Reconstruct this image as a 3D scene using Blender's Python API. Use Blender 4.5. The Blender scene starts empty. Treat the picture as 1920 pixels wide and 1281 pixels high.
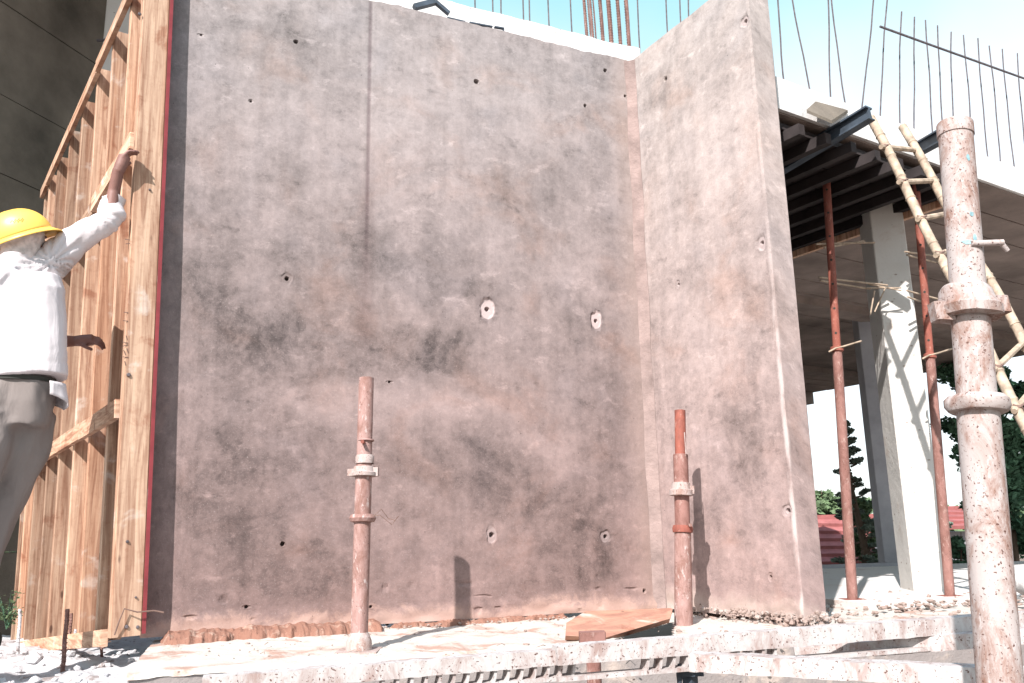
import bpy, bmesh, math, random
from mathutils import Vector, Matrix, noise
R = math.radians
random.seed(7)
scene = bpy.context.scene
col = scene.collection

# ------------------------------------------------------------------ camera
PITCH, ROLL, FPX = R(12.5), R(1.2), 1600.0
CAM = Vector((0, 0, 0.45))
_F = Vector((0, math.cos(PITCH), math.sin(PITCH)))
_U0 = Vector((0, -math.sin(PITCH), math.cos(PITCH)))
_R0 = Vector((1, 0, 0))
_Rt = _R0 * math.cos(ROLL) - _U0 * math.sin(ROLL)
_Up = _U0 * math.cos(ROLL) + _R0 * math.sin(ROLL)
cam_d = bpy.data.cameras.new('camera')
cam_d.sensor_width = 36; cam_d.lens = FPX / 1920 * 36
cam_d.clip_start = 0.05; cam_d.clip_end = 2000
cam = bpy.data.objects.new('camera', cam_d); col.objects.link(cam)
m3 = Matrix((_Rt, _Up, -_F)).transposed()
cam.matrix_world = Matrix.Translation(CAM) @ m3.to_4x4()
scene.camera = cam

# ------------------------------------------------------------------ light
SUN = Vector((0.40, 1.0, -0.92)).normalized()        # the way the light travels
w = bpy.data.worlds.new('World'); scene.world = w; w.use_nodes = True
wn = w.node_tree; bg = wn.nodes['Background']
sky = wn.nodes.new('ShaderNodeTexSky'); sky.sky_type = 'NISHITA'; sky.sun_disc = False
sky.sun_elevation = math.asin(-SUN.z)
sky.sun_rotation = math.atan2(-SUN.x, -SUN.y)
sky.altitude = 100; sky.air_density = 1.0; sky.dust_density = 1.5; sky.ozone_density = 1.0

# thin bright summer haze over the clear sky, whiter towards the horizon all round
def _wn(t, **k):
    x = wn.nodes.new(t)
    for a, b in k.items(): setattr(x, a, b)
    return x
tc = _wn('ShaderNodeTexCoord'); sp = _wn('ShaderNodeSeparateXYZ'); wn.links.new(tc.outputs['Generated'], sp.inputs[0])
nz = _wn('ShaderNodeTexNoise'); wn.links.new(tc.outputs['Generated'], nz.inputs['Vector']); nz.inputs['Scale'].default_value = 1.7; nz.inputs['Detail'].default_value = 5
ad = _wn('ShaderNodeMath', operation='MULTIPLY_ADD'); wn.links.new(nz.outputs['Fac'], ad.inputs[0]); ad.inputs[1].default_value = -.55; wn.links.new(sp.outputs[2], ad.inputs[2])
mr = _wn('ShaderNodeMapRange', interpolation_type='SMOOTHSTEP'); wn.links.new(ad.outputs[0], mr.inputs[0])
mr.inputs[1].default_value = .30; mr.inputs[2].default_value = .02; mr.inputs[3].default_value = 0; mr.inputs[4].default_value = 1
hz = _wn('ShaderNodeMix', data_type='RGBA'); wn.links.new(mr.outputs[0], hz.inputs[0]); hz.inputs[6].default_value = (1.25, 2.5, 2.6, 1); hz.inputs[7].default_value = (3.1, 3.25, 3.3, 1)
mz = _wn('ShaderNodeMapRange', interpolation_type='SMOOTHSTEP'); wn.links.new(sp.outputs[2], mz.inputs[0])
mz.inputs[1].default_value = .95; mz.inputs[2].default_value = .5; mz.inputs[3].default_value = .15; mz.inputs[4].default_value = .85
fx = _wn('ShaderNodeMix', data_type='RGBA'); wn.links.new(mz.outputs[0], fx.inputs[0]); wn.links.new(sky.outputs[0], fx.inputs[6]); wn.links.new(hz.outputs[2], fx.inputs[7])
wn.links.new(fx.outputs[2], bg.inputs[0])
bg.inputs[1].default_value = 0.15
sl = bpy.data.lights.new('sun', 'SUN'); sl.energy = 3.6; sl.angle = R(0.55); sl.color = (1.0, 0.95, 0.92)
so = bpy.data.objects.new('sun', sl); col.objects.link(so)
so.rotation_euler = SUN.to_track_quat('-Z', 'Y').to_euler(); so.location = (-4, -10, 9)
scene.view_settings.view_transform = 'Standard'; scene.view_settings.look = 'None'
scene.view_settings.exposure = 1.36; scene.view_settings.gamma = 1.0
scene.view_settings.use_curve_mapping = False
scene.cycles.max_bounces = 8

# ------------------------------------------------------------------ measuring helpers
def ray(px, py):
    return _F + _Rt * ((px - 960) / FPX) + _Up * ((640.5 - py) / FPX)
def PY(px, py, y):                       # the point seen there at depth y
    d = ray(px, py); return CAM + d * (y / d.y)
def PZ(px, py, z):
    d = ray(px, py); return CAM + d * ((z - CAM.z) / d.z)
def PW(px, py, o, e):                    # on the upright plane through o along e
    d = ray(px, py); n = Vector((-e.y, e.x, 0))
    return CAM + d * ((o - CAM).dot(n) / d.dot(n))
def V(*a): return Vector(a)

# ------------------------------------------------------------------ mesh helpers
class MB:
    def __init__(s): s.v = []; s.f = []
    def add(s, vs, fs):
        k = len(s.v); s.v += [Vector(q) for q in vs]; s.f += [tuple(i + k for i in f) for f in fs]; return s
    def obox(s, o, a, b, c, bev=0.0):
        """box from corner o with edge vectors a, b, c; bev cuts the four edges along c"""
        a, b, c = Vector(a), Vector(b), Vector(c)
        if a.cross(b).dot(c) < 0: a, b = b, a
        if bev:
            la, lb = a.length, b.length; ua, ub = a / la, b / lb
            q = [(bev, 0), (la - bev, 0), (la, bev), (la, lb - bev), (la - bev, lb), (bev, lb), (0, lb - bev), (0, bev)]
            base = [o + ua * x + ub * y for x, y in q]
            vs = base + [p + c for p in base]; n = 8
            s.add(vs, [tuple(range(n))[::-1], tuple(range(n, 2 * n))] + [(i, (i + 1) % n, n + (i + 1) % n, n + i) for i in range(n)])
        else:
            vs = [o, o + a, o + a + b, o + b]; vs += [p + c for p in vs]
            s.add(vs, [(3, 2, 1, 0), (4, 5, 6, 7), (0, 1, 5, 4), (1, 2, 6, 5), (2, 3, 7, 6), (3, 0, 4, 7)])
        return s
    def bar(s, p, q, w, h, up=(0, 0, 1), bev=0.0):
        """bar from p to q, w wide, h tall, centred on the line"""
        p, q = Vector(p), Vector(q); d = (q - p); u = Vector(up); sd = d.cross(u).normalized(); u = sd.cross(d).normalized()
        return s.obox(p - sd * w / 2 - u * h / 2, sd * w, u * h, d, bev)
    def tube(s, pts, rad, seg=12, cap=True, squash=None):
        pts = [Vector(p) for p in pts]
        if not isinstance(rad, (list, tuple)): rad = [rad] * len(pts)
        k = len(s.v); n = len(pts); ref = None
        for i, p in enumerate(pts):
            d = (pts[min(i + 1, n - 1)] - pts[max(i - 1, 0)])
            d.normalize()
            if ref is None:
                ref = V(1, 0, 0) if abs(d.x) < .8 else V(0, 0, 1)
            a = (ref - d * ref.dot(d)).normalized(); ref = a; b = d.cross(a)
            r = rad[i]; ra, rb = r if isinstance(r, tuple) else (r, r)
            for j in range(seg):
                t = 2 * math.pi * j / seg
                s.v.append(p + a * math.cos(t) * ra + b * math.sin(t) * rb)
        for i in range(n - 1):
            for j in range(seg):
                j2 = (j + 1) % seg
                s.f.append((k + i * seg + j, k + i * seg + j2, k + (i + 1) * seg + j2, k + (i + 1) * seg + j))
        if cap:
            s.f.append(tuple(k + j for j in range(seg))[::-1]); s.f.append(tuple(k + (n - 1) * seg + j for j in range(seg)))
        return s
    def profile(s, p, q, prof, seg=24, cap=True):
        """prof: (fraction, radius) along p->q"""
        p, q = Vector(p), Vector(q)
        d = (q - p).normalized(); ref = V(1, 0, 0) if abs(d.x) < .8 else V(0, 0, 1)
        a = (ref - d * ref.dot(d)).normalized(); b = d.cross(a); k = len(s.v); n = len(prof)
        for t_, r in prof:
            c = p.lerp(q, t_)
            for j in range(seg):
                t = 2 * math.pi * j / seg
                s.v.append(c + a * math.cos(t) * r + b * math.sin(t) * r)
        for i in range(n - 1):
            for j in range(seg):
                j2 = (j + 1) % seg
                s.f.append((k + i * seg + j, k + i * seg + j2, k + (i + 1) * seg + j2, k + (i + 1) * seg + j))
        if cap:
            s.f.append(tuple(k + j for j in range(seg))[::-1]); s.f.append(tuple(k + (n - 1) * seg + j for j in range(seg)))
        return s
    def build(s, name, mat, root=None, smooth=False, uv=None, base=None):
        me = bpy.data.meshes.new(name)
        org = root_loc(root) if root is not None else (Vector(base) if base is not None else V(0, 0, 0))
        me.from_pydata([tuple(v - org) for v in s.v], [], s.f); me.update()
        me.materials.append(mat)
        if smooth:
            for p in me.polygons: p.use_smooth = True
            if smooth != 'all':
                me.set_sharp_from_angle(angle=R(38))
        if uv is not None:
            l = me.uv_layers.new(name='uv')
            for lp in me.loops: l.data[lp.index].uv = uv[lp.vertex_index]
        o = bpy.data.objects.new(name, me); col.objects.link(o)
        if root is not None: o.parent = root
        elif base is not None: o.location = base
        return o
def root_loc(r):
    p = V(0, 0, 0)
    while r is not None: p += r.location; r = r.parent
    return p
def empty(name, loc, label=None, cat=None, group=None):
    o = bpy.data.objects.new(name, None); col.objects.link(o); o.location = loc; o.empty_display_size = .1
    return tag(o, label, cat, group)
def tag(o, label=None, cat=None, group=None, kind=None):
    if label: o['label'] = label
    if cat: o['category'] = cat
    if group: o['group'] = group
    if kind: o['kind'] = kind
    return o
def rnd(a, b): return random.uniform(a, b)

# ------------------------------------------------------------------ material helpers
class NT:
    def __init__(s, name):
        s.m = bpy.data.materials.new(name); s.m.use_nodes = True; s.t = s.m.node_tree
        s.b = s.t.nodes['Principled BSDF']; s.b.inputs['Specular IOR Level'].default_value = .25
    def n(s, t, **k):
        x = s.t.nodes.new(t)
        for a, b in k.items(): setattr(x, a, b)
        return x
    def put(s, sock, v):
        if hasattr(v, 'is_output') or hasattr(v, 'links'): s.t.links.new(v, sock)
        else:
            if isinstance(v, (tuple, list)) and sock.type == 'RGBA' and len(v) == 3: v = (*v, 1)
            sock.default_value = v
    def coord(s, kind='Object'): return s.n('ShaderNodeTexCoord').outputs[kind]
    def math(s, op, a, b=0.0, c=None, clamp=False):
        x = s.n('ShaderNodeMath', operation=op, use_clamp=clamp); s.put(x.inputs[0], a); s.put(x.inputs[1], b)
        if c is not None: s.put(x.inputs[2], c)
        return x.outputs[0]
    def vmath(s, op, a, b=(0, 0, 0)):
        x = s.n('ShaderNodeVectorMath', operation=op); s.put(x.inputs[0], a); s.put(x.inputs[1], b)
        return x.outputs['Value'] if op in ('LENGTH', 'DISTANCE', 'DOT_PRODUCT') else x.outputs[0]
    def mapping(s, v, scale=(1, 1, 1), rot=(0, 0, 0), loc=(0, 0, 0)):
        x = s.n('ShaderNodeMapping'); s.put(x.inputs[0], v); x.inputs['Scale'].default_value = scale
        x.inputs['Rotation'].default_value = rot; x.inputs['Location'].default_value = loc; return x.outputs[0]
    def noise(s, v, scale, detail=6, rough=.55, dist=0.0, out='Fac'):
        x = s.n('ShaderNodeTexNoise'); s.put(x.inputs['Vector'], v); x.inputs['Scale'].default_value = scale
        x.inputs['Detail'].default_value = detail; x.inputs['Roughness'].default_value = rough
        x.inputs['Distortion'].default_value = dist; return x.outputs[out]
    def vor(s, v, scale, out='Distance', feature='F1'):
        x = s.n('ShaderNodeTexVoronoi', feature=feature); s.put(x.inputs['Vector'], v); x.inputs['Scale'].default_value = scale
        return x.outputs[out]
    def ramp(s, f, a, b, x=0.0, y=1.0, smooth=True):
        r = s.n('ShaderNodeMapRange', interpolation_type='SMOOTHSTEP' if smooth else 'LINEAR')
        s.put(r.inputs[0], f); r.inputs[1].default_value = a; r.inputs[2].default_value = b
        r.inputs[3].default_value = x; r.inputs[4].default_value = y; return r.outputs[0]
    def mix(s, f, a, b, blend='MIX'):
        x = s.n('ShaderNodeMix', data_type='RGBA', blend_type=blend); s.put(x.inputs[0], f)
        s.put(x.inputs[6], a); s.put(x.inputs[7], b); return x.outputs[2]
    def bump(s, h, strength=.3, dist=.01, prev=None):
        x = s.n('ShaderNodeBump'); x.inputs['Strength'].default_value = strength; x.inputs['Distance'].default_value = dist
        s.put(x.inputs['Height'], h)
        if prev is not None: s.put(x.inputs['Normal'], prev)
        return x.outputs[0]
    def done(s, color, rough=.85, normal=None, metallic=None):
        s.put(s.b.inputs['Base Color'], color); s.put(s.b.inputs['Roughness'], rough)
        if normal is not None: s.put(s.b.inputs['Normal'], normal)
        if metallic is not None: s.put(s.b.inputs['Metallic'], metallic)
        return s.m

def mat_simple(name, c, rough=.8, var=.25, scale=8, bump=.2, dist=.004, spec=None):
    t = NT(name); p = t.coord(); n1 = t.noise(p, scale, 6, .6)
    f = t.ramp(n1, .3, .7, 1 - var, 1 + var, False)
    cc = t.vmath('SCALE', (c[0], c[1], c[2])); t.put(cc.node.inputs['Scale'], f)
    if spec is not None: t.b.inputs['Specular IOR Level'].default_value = spec
    return t.done(cc, rough, t.bump(t.noise(p, scale * 6, 5, .65), bump, dist))

def mat_wall(name, blobs, tint_low, tint_high, zmax, extra=None, patches=()):
    """fair-faced concrete; blobs = (s, z, rs, rz, strength) stains, >0 darker and <0 paler; uv in metres"""
    t = NT(name); uv = t.coord('UV')
    warp = t.vmath('SUBTRACT', t.noise(uv, 2.2, 5, .6, 0, 'Color'), (.5, .5, .5))
    x = t.n('ShaderNodeVectorMath', operation='SCALE'); t.put(x.inputs[0], warp); x.inputs['Scale'].default_value = .45
    wuv = t.vmath('ADD', uv, x.outputs[0])
    fine = t.noise(uv, 8, 9, .74, .15)
    big = t.noise(uv, 1.3, 6, .6, .8)
    streak = t.noise(t.mapping(uv, (9, .55, 1)), 1.0, 5, .6, .3)
    vein = t.noise(wuv, 3.3, 10, .74, .35)
    tot = None
    for (s_, z_, rs, rz, st) in blobs:
        d = t.vmath('LENGTH', t.vmath('MULTIPLY', t.vmath('SUBTRACT', wuv, (s_, z_, 0)), (1 / rs, 1 / rz, 0)))
        m = t.ramp(d, 1.15, .35, 0, st)
        tot = m if tot is None else t.math('ADD', tot, m)
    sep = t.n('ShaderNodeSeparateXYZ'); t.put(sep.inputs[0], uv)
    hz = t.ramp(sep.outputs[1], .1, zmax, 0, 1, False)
    base = t.mix(hz, tint_low, tint_high)  # camera's colour cast by height, put into the concrete tint
    f = t.math('MULTIPLY_ADD', t.math('SUBTRACT', fine, .5), 1.1, 1.0)
    f = t.math('ADD', f, t.math('MULTIPLY', t.math('SUBTRACT', big, .5), .55))
    f = t.math('ADD', f, t.math('MULTIPLY', t.math('SUBTRACT', streak, .5), .55))
    f = t.math('ADD', f, t.math('MULTIPLY', t.math('SUBTRACT', vein, .5), .85))
    gr2 = t.noise(t.mapping(uv, (1, .8, 1), loc=(3, 1, 0)), 26, 8, .78)
    f = t.math('ADD', f, t.math('MULTIPLY', t.math('SUBTRACT', gr2, .5), .8))
    slur = t.noise(t.mapping(uv, (1, 1.5, 1), loc=(7, 2, 0)), 5.5, 9, .76, .2)
    f = t.math('ADD', f, t.ramp(slur, .56, .66, 0, .30)); f = t.math('SUBTRACT', f, t.ramp(slur, .44, .36, 0, .20))
    mod = t.ramp(vein, .33, .62, 1.25, .55)                     # stains break up along the veins
    f = t.math('SUBTRACT', f, t.math('MULTIPLY', t.math('MULTIPLY', tot, 1.35), mod))
    f = t.math('MAXIMUM', f, .3)
    cc = t.n('ShaderNodeVectorMath', operation='SCALE'); t.put(cc.inputs[0], base); t.put(cc.inputs['Scale'], f)
    colr = cc.outputs[0]
    # warm iron tint and cool grey laitance drifting over the face
    hue = t.noise(uv, 1.9, 4, .6, .5)
    colr = t.mix(t.ramp(hue, .5, .72, 0, .55), colr, (.97, .80, .70), 'MULTIPLY')
    colr = t.mix(t.ramp(hue, .48, .3, 0, .5), colr, (.90, .94, .98), 'MULTIPLY')
    if extra: colr = extra(t, uv, colr, vein)
    # pale grout daubs round the tie holes, each with a dark rim
    for (s_, z_, rs, rz, st_) in patches:
        w2 = t.vmath('ADD', t.vmath('MULTIPLY', x.outputs[0], (.10, .10, 0)), uv)
        d = t.vmath('LENGTH', t.vmath('MULTIPLY', t.vmath('SUBTRACT', w2, (s_, z_, 0)), (1 / rs, 1 / rz, 0)))
        d = t.math('ADD', d, t.math('MULTIPLY', t.math('SUBTRACT', fine, .5), .5))
        colr = t.mix(t.ramp(d, 1.9, 1.1, 0, .42 * st_), colr, (.10, .08, .08))
        colr = t.mix(t.ramp(d, 1.12, .9, 0, .85 * st_), colr, (.46, .37, .36))
    # pin holes
    pv = t.vor(uv, 17); pm = t.math('MULTIPLY', t.ramp(pv, .055, .03), t.ramp(t.noise(uv, 2.6, 3), .53, .6))
    colr = t.mix(pm, colr, (.05, .042, .04))
    grain = t.noise(uv, 120, 4, .7)
    colr = t.mix(t.ramp(grain, .56, .75, 0, .35), colr, (.5, .44, .42), 'MIX')
    h = t.math('ADD', t.math('MULTIPLY', fine, .6), t.math('ADD', t.math('MULTIPLY', grain, .16), t.math('MULTIPLY', gr2, .3)))
    nrm = t.bump(h, .45, .012); nrm = t.bump(pm, .5, -.004, nrm)
    return t.done(colr, t.ramp(vein, .3, .7, .72, .92), nrm)

def mat_wood(name, c1, c2, axis='z', seed=0.0):
    t = NT(name); p = t.coord()
    oi = t.n('ShaderNodeObjectInfo'); 
    off = t.n('ShaderNodeCombineXYZ')
    t.put(off.inputs[0], t.math('MULTIPLY', oi.outputs['Random'], 37.0)); t.put(off.inputs[1], t.math('MULTIPLY', oi.outputs['Random'], 11.0))
    p = t.vmath('ADD', p, off.outputs[0])
    sc = {'z': (28, 28, 1.3), 'h': (3, 3, 34)}[axis]
    g = t.noise(t.mapping(p, sc), 1.0, 7, .62, 1.4)
    g2 = t.noise(t.mapping(p, tuple(v * .35 for v in sc)), 1.0, 4, .55, .5)
    bands = t.noise(p, 34, 4, .6)
    cc = t.mix(t.ramp(g, .34, .68), c1, c2)
    cc = t.mix(t.ramp(g2, .42, .7, 0, .6), cc, (.95, .70, .58), 'MULTIPLY')
    cc = t.mix(t.ramp(bands, .5, .7, 0, .22), cc, (.55, .42, .35), 'MULTIPLY')
    blot = t.noise(p, 5.5, 5, .6, .4)
    cc = t.mix(t.ramp(blot, .60, .72, 0, .38), cc, (.78, .72, .66))           # cement splashes
    cc = t.mix(t.ramp(blot, .42, .3, 0, .6), cc, (.55, .30, .22), 'MULTIPLY')
    kn = t.vor(t.mapping(p, (9, 9, 3.1)), 1.0); cc = t.mix(t.ramp(kn, .10, .05, 0, .85), cc, (.10, .05, .035))
    v = t.ramp(oi.outputs['Random'], 0, 1, .52, 1.15, False)
    x = t.n('ShaderNodeVectorMath', operation='SCALE'); t.put(x.inputs[0], cc); t.put(x.inputs['Scale'], v)
    return t.done(x.outputs[0], .8, t.bump(g, .35, .004))

def mat_steel(name, paint, rust, bare, k=.5, speck=.5, scale=1.0):
    """old painted tube: paint, rust bloom and cement spatter"""
    t = NT(name); p = t.coord()
    pz = t.mapping(p, (1, 1, .45)); a = t.noise(pz, 15 * scale, 9, .74, .5); b = t.noise(pz, 52 * scale, 7, .74, .3)
    cc = t.mix(t.ramp(a, k - .12, k + .12), paint, rust)
    cc = t.mix(t.ramp(b, .54, .66, 0, .8), cc, bare)
    sp = t.noise(p, 150 * scale, 3, .6); nn = t.noise(p, 22 * scale, 3, .5)
    m = t.math('MULTIPLY', t.ramp(sp, .60, .66), t.ramp(nn, .62 - speck * .3, .72 - speck * .3))
    cc = t.mix(m, cc, (.10, .05, .04))
    return t.done(cc, .72, t.bump(t.math('ADD', a, t.math('MULTIPLY', b, .5)), .45, .004))

def mat_pale(name, c, warm, dark, scale=5, wk=.55, dk=.36):
    """sun-bleached dusty concrete with warm mortar and dark crumbs"""
    t = NT(name); p = t.coord(); a = t.noise(p, scale, 8, .66, .7); b = t.noise(p, scale * 7, 6, .7)
    cc = t.mix(t.ramp(a, wk, wk + .14), c, warm)
    cc = t.mix(t.ramp(b, .33, .26, 0, .8), cc, dark)
    pits = t.vor(t.mapping(p, (1, 1, 1.7)), scale * 5)
    cc = t.mix(t.math('MULTIPLY', t.ramp(pits, .13, .06), t.ramp(a, .45, .55)), cc, dark)
    return t.done(cc, .9, t.bump(t.math('ADD', a, t.math('MULTIPLY', b, .6)), .6, .02))

# ------------------------------------------------------------------ layout of the big walls
EA = V(math.cos(R(20.5)), math.sin(R(20.5)), 0)
A0 = V(-1.65, 4.19, 0)
cor = PW(1183, 115, A0, EA); CORNER = V(cor.x, cor.y, 0)
EB = V(.493, -.87, 0).normalized()
NA = V(EA.y, -EA.x, 0)                    # towards the camera
NB = V(-.87, -.493, 0).normalized()
LB = (PW(1458, 600, CORNER, EB) - CORNER).dot(EB)
AS = -0.24                                # wall A starts there, behind the form panel
LA = (CORNER - A0).dot(EA)
HA = cor.z
def sA(px, py): p = PW(px, py, A0, EA); return ((p - A0).dot(EA), p.z)
def sB(px, py): p = PW(px, py, CORNER, EB); return ((p - CORNER).dot(EB), p.z)

def blobsA(L):
    out = []
    for px, py, rx, ry, st in L:
        s, z = sA(px, py); k = (A0 + EA * s).y / 1600.0
        out.append((s, z, rx * k, ry * k, st))
    return out
def blobsB(L):
    out = []
    for px, py, rx, ry, st in L:
        s, z = sB(px, py); s2, _ = sB(px + rx, py)
        out.append((s, z, abs(s2 - s), ry * .0029, st))
    return out

BA = blobsA([(430, 640, 120, 160, .10), (480, 900, 200, 200, .08), (600, 560, 120, 50, .06), (380, 560, 60, 60, .06), (760, 690, 60, 26, .10), (860, 640, 60, 30, .07), (560, 640, 210, 95, .26), (640, 480, 190, 90, .14), (400, 470, 90, 200, .16), (790, 655, 130, 70, .30), (470, 830, 190, 70, .16),
             (700, 430, 55, 150, .10), (1000, 365, 120, 60, .12), (850, 500, 110, 120, .12), (420, 950, 150, 110, .16),
             (1020, 940, 190, 65, .22), (900, 870, 150, 60, .18), (1100, 1040, 120, 70, .24), (560, 1080, 230, 70, .14), (1000, 1090, 200, 40, .1),
             (800, 770, 230, 45, -.22), (1030, 815, 90, 28, -.18), (620, 730, 130, 35, -.16), (560, 250, 180, 100, -.08), (900, 230, 220, 120, -.12),
             (990, 520, 130, 90, -.05), (700, 180, 110, 130, -.06), (930, 1000, 60, 40, -.12), (560, 85, 60, 60, .14), (1140, 130, 90, 60, .14), (450, 40, 220, 60, .1),
             (1090, 620, 50, 60, .1), (915, 560, 60, 40, .16), (1150, 700, 60, 200, .06)])
BB = blobsB([(1400, 820, 60, 120, .20), (1240, 180, 30, 60, .12), (1330, 960, 60, 60, .14), (1420, 560, 40, 120, .12), (1270, 520, 20, 50, .14),
             (1330, 300, 60, 180, -.14), (1330, 640, 70, 120, -.10), (1400, 1060, 60, 60, -.08), (1225, 700, 22, 260, .12), (1440, 60, 50, 60, .12)])
def seam_tint(px, py0, py1, dark, wd=.006):
    s0, z0 = sA(px, py0)
    return s0
s_seam = sA(690, 300)[0]
def extraA(t, uv, c, vein):
    sep = t.n('ShaderNodeSeparateXYZ'); t.put(sep.inputs[0], uv)
    d = t.math('ABSOLUTE', t.math('SUBTRACT', sep.outputs[0], s_seam))
    m = t.math('MULTIPLY', t.ramp(d, .018, .002), t.ramp(sep.outputs[1], 1.6, 2.3, 0, .85))
    c = t.mix(m, c, (.55, .50, .52), 'MULTIPLY')
    m2 = t.math('MULTIPLY', t.ramp(d, .07, .01), t.ramp(sep.outputs[1], 2.9, 2.1, 0, 1)); m2 = t.math('MULTIPLY', m2, t.ramp(sep.outputs[1], 1.2, 1.7, 0, .5))
    c = t.mix(m2, c, (.62, .56, .56), 'MULTIPLY')
    # orange mortar bleed at the foot of the wall
    wob = t.math('MULTIPLY', t.math('SUBTRACT', vein, .5), .35)
    z = t.math('ADD', sep.outputs[1], wob)
    c = t.mix(t.ramp(z, .10, .02, 0, .55), c, (.50, .33, .27))
    # warm slurry band by the corner
    e = t.math('SUBTRACT', LA, sep.outputs[0])
    return t.mix(t.math('MULTIPLY', t.ramp(e, .22, .03), .3), c, (.34, .25, .21))
def extraB(t, uv, c, vein):
    sep = t.n('ShaderNodeSeparateXYZ'); t.put(sep.inputs[0], uv)
    e = t.math('ABSOLUTE', t.math('SUBTRACT', t.math('ADD', sep.outputs[0], t.math('MULTIPLY', t.math('SUBTRACT', vein, .5), .03)), LB - .012))
    m = t.math('MULTIPLY', t.math('MULTIPLY', t.ramp(e, .026, .004), t.ramp(sep.outputs[1], 2.2, 1.2, 0, .8)), t.ramp(t.noise(t.mapping(uv, (4, 1, 1)), 3.2, 5), .38, .58))
    c = t.mix(m, c, (.50, .43, .41))
    z = t.math('ADD', sep.outputs[1], t.math('MULTIPLY', t.math('SUBTRACT', vein, .5), .3))
    c = t.mix(t.ramp(z, .14, .02, 0, .6), c, (.50, .40, .35))
    return c
M = {}
FA = []
for px, py, pr, prz, dep, hr in [(914, 579, .046, .066, .012, .011), (1118, 601, .034, .060, .010, .011), (893, 153, .016, .014, .004, .013), (1097, 198, .012, .012, .003, .010),
                                 (1135, 132, .009, .009, .002, .011), (538, 522, .03, .03, .004, .010), (470, 190, .014, .012, .003, .006), (922, 1003, .03, .05, .006, .011),
                                 (1136, 1006, .034, .034, .007, .011), (530, 1020, .012, .012, .002, .010), (555, 78, .014, .012, .004, .010), (375, 65, .02, .006, .003, .005),
                                 (730, 716, .022, .006, .003, .006), (1172, 180, .01, .01, .001, .007), (462, 1138, .02, .008, .003, .007), (1208, 1108, .012, .014, .003, .008), (695, 1138, .01, .01, .002, .006)]:
    s, z = sA(px, py); FA.append((s, z, pr, prz, dep, hr))
FB = []
for px, py, pr, prz, dep, hr in [(1248, 148, .018, .018, .003, .011), (1396, 40, .03, .03, .006, .010), (1427, 455, .03, .04, .006, .009), (1271, 533, .016, .024, .004, .007),
                                 (1476, 958, .03, .03, .005, .011), (1444, 1082, .014, .02, .004, .006)]:
    s, z = sB(px, py); FB.append((s, z, pr, prz, dep, hr))
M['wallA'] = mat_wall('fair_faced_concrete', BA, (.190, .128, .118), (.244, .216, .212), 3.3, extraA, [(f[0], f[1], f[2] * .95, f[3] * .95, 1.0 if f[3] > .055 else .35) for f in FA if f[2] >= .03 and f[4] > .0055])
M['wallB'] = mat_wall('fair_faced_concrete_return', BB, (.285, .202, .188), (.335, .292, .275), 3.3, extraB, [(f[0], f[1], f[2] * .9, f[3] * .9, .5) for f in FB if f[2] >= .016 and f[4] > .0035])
M['footing'] = mat_pale('raw_footing_concrete', (.24, .21, .20), (.40, .33, .29), (.08, .06, .055), 3.0, .52)
M['wood'] = mat_wood('pine_timber', (.60, .415, .295), (.31, .17, .11), 'z')
M['woodh'] = mat_wood('pine_board', (.60, .415, .295), (.31, .17, .11), 'h')
M['ply'] = mat_wood('plywood_back', (.24, .13, .085), (.14, .07, .045), 'z')
M['crumb'] = mat_pale('broken_mortar', (.30, .225, .195), (.44, .39, .36), (.07, .05, .045), 14, .5)
M['redfilm'] = mat_simple('red_film_face', (.20, .035, .04), .5, .3, 6, .1)
M['peach'] = mat_wood('wet_board', (.42, .235, .165), (.30, .15, .11), 'h')
M['pale'] = mat_pale('dusty_pale_concrete', (.56, .54, .52), (.46, .32, .26), (.12, .09, .07), 4, .58)
M['ledge'] = mat_pale('limewashed_ledge', (.47, .435, .395), (.36, .235, .19), (.15, .10, .08), 3.6, .50)
M['mortar'] = mat_pale('brown_mortar', (.245, .125, .09), (.36, .24, .19), (.08, .045, .035), 14, .52)
M['rubble'] = mat_pale('cement_rubble', (.50, .49, .50), (.25, .21, .20), (.07, .055, .055), 8, .53)
M['earth'] = mat_simple('dry_earth', (.17, .13, .105), .95, .35, .6, .5, .03)
M['rail'] = mat_steel('cement_caked_steel', (.43, .405, .395), (.28, .20, .18), (.48, .46, .45), .54, .8)
M['pipe'] = mat_steel('spattered_rusty_tube', (.38, .33, .315), (.21, .115, .085), (.45, .40, .385), .525, .9, 1.3)
M['prop'] = mat_steel('pink_rusty_tube', (.32, .20, .18), (.20, .105, .085), (.44, .37, .35), .5, .5, .9)
M['collar'] = mat_steel('pale_cast_collar', (.38, .31, .29), (.26, .16, .13), (.46, .40, .38), .54, .7)
M['rust'] = mat_steel('red_rusty_tube', (.27, .085, .06), (.18, .06, .045), (.36, .18, .14), .5, .2)
M['rustred'] = mat_steel('bright_rusty_tube', (.26, .135, .115), (.17, .08, .065), (.36, .25, .22), .5, .4)
M['blue'] = mat_simple('flaked_blue_paint', (.20, .33, .36), .8, .5, 60)
M['rebar'] = mat_simple('rebar_steel', (.10, .085, .09), .6, .4, 30)
M['rebarust'] = mat_steel('rusted_rebar', (.22, .12, .10), (.12, .06, .05), (.40, .30, .28), .5, .4, 2)
M['wire'] = mat_simple('tie_wire', (.16, .10, .08), .6, .2, 30)
M['slab'] = mat_pale('bright_cast_slab', (.60, .585, .57), (.50, .45, .41), (.3, .26, .24), 2.5, .62)
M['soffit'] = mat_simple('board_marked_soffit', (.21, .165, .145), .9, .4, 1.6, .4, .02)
M['column'] = mat_pale('whitish_column', (.56, .54, .51), (.42, .34, .29), (.3, .25, .22), 2.0, .6)
M['colgrey'] = mat_simple('grey_column', (.30, .30, .32), .9, .2, 3)
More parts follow.
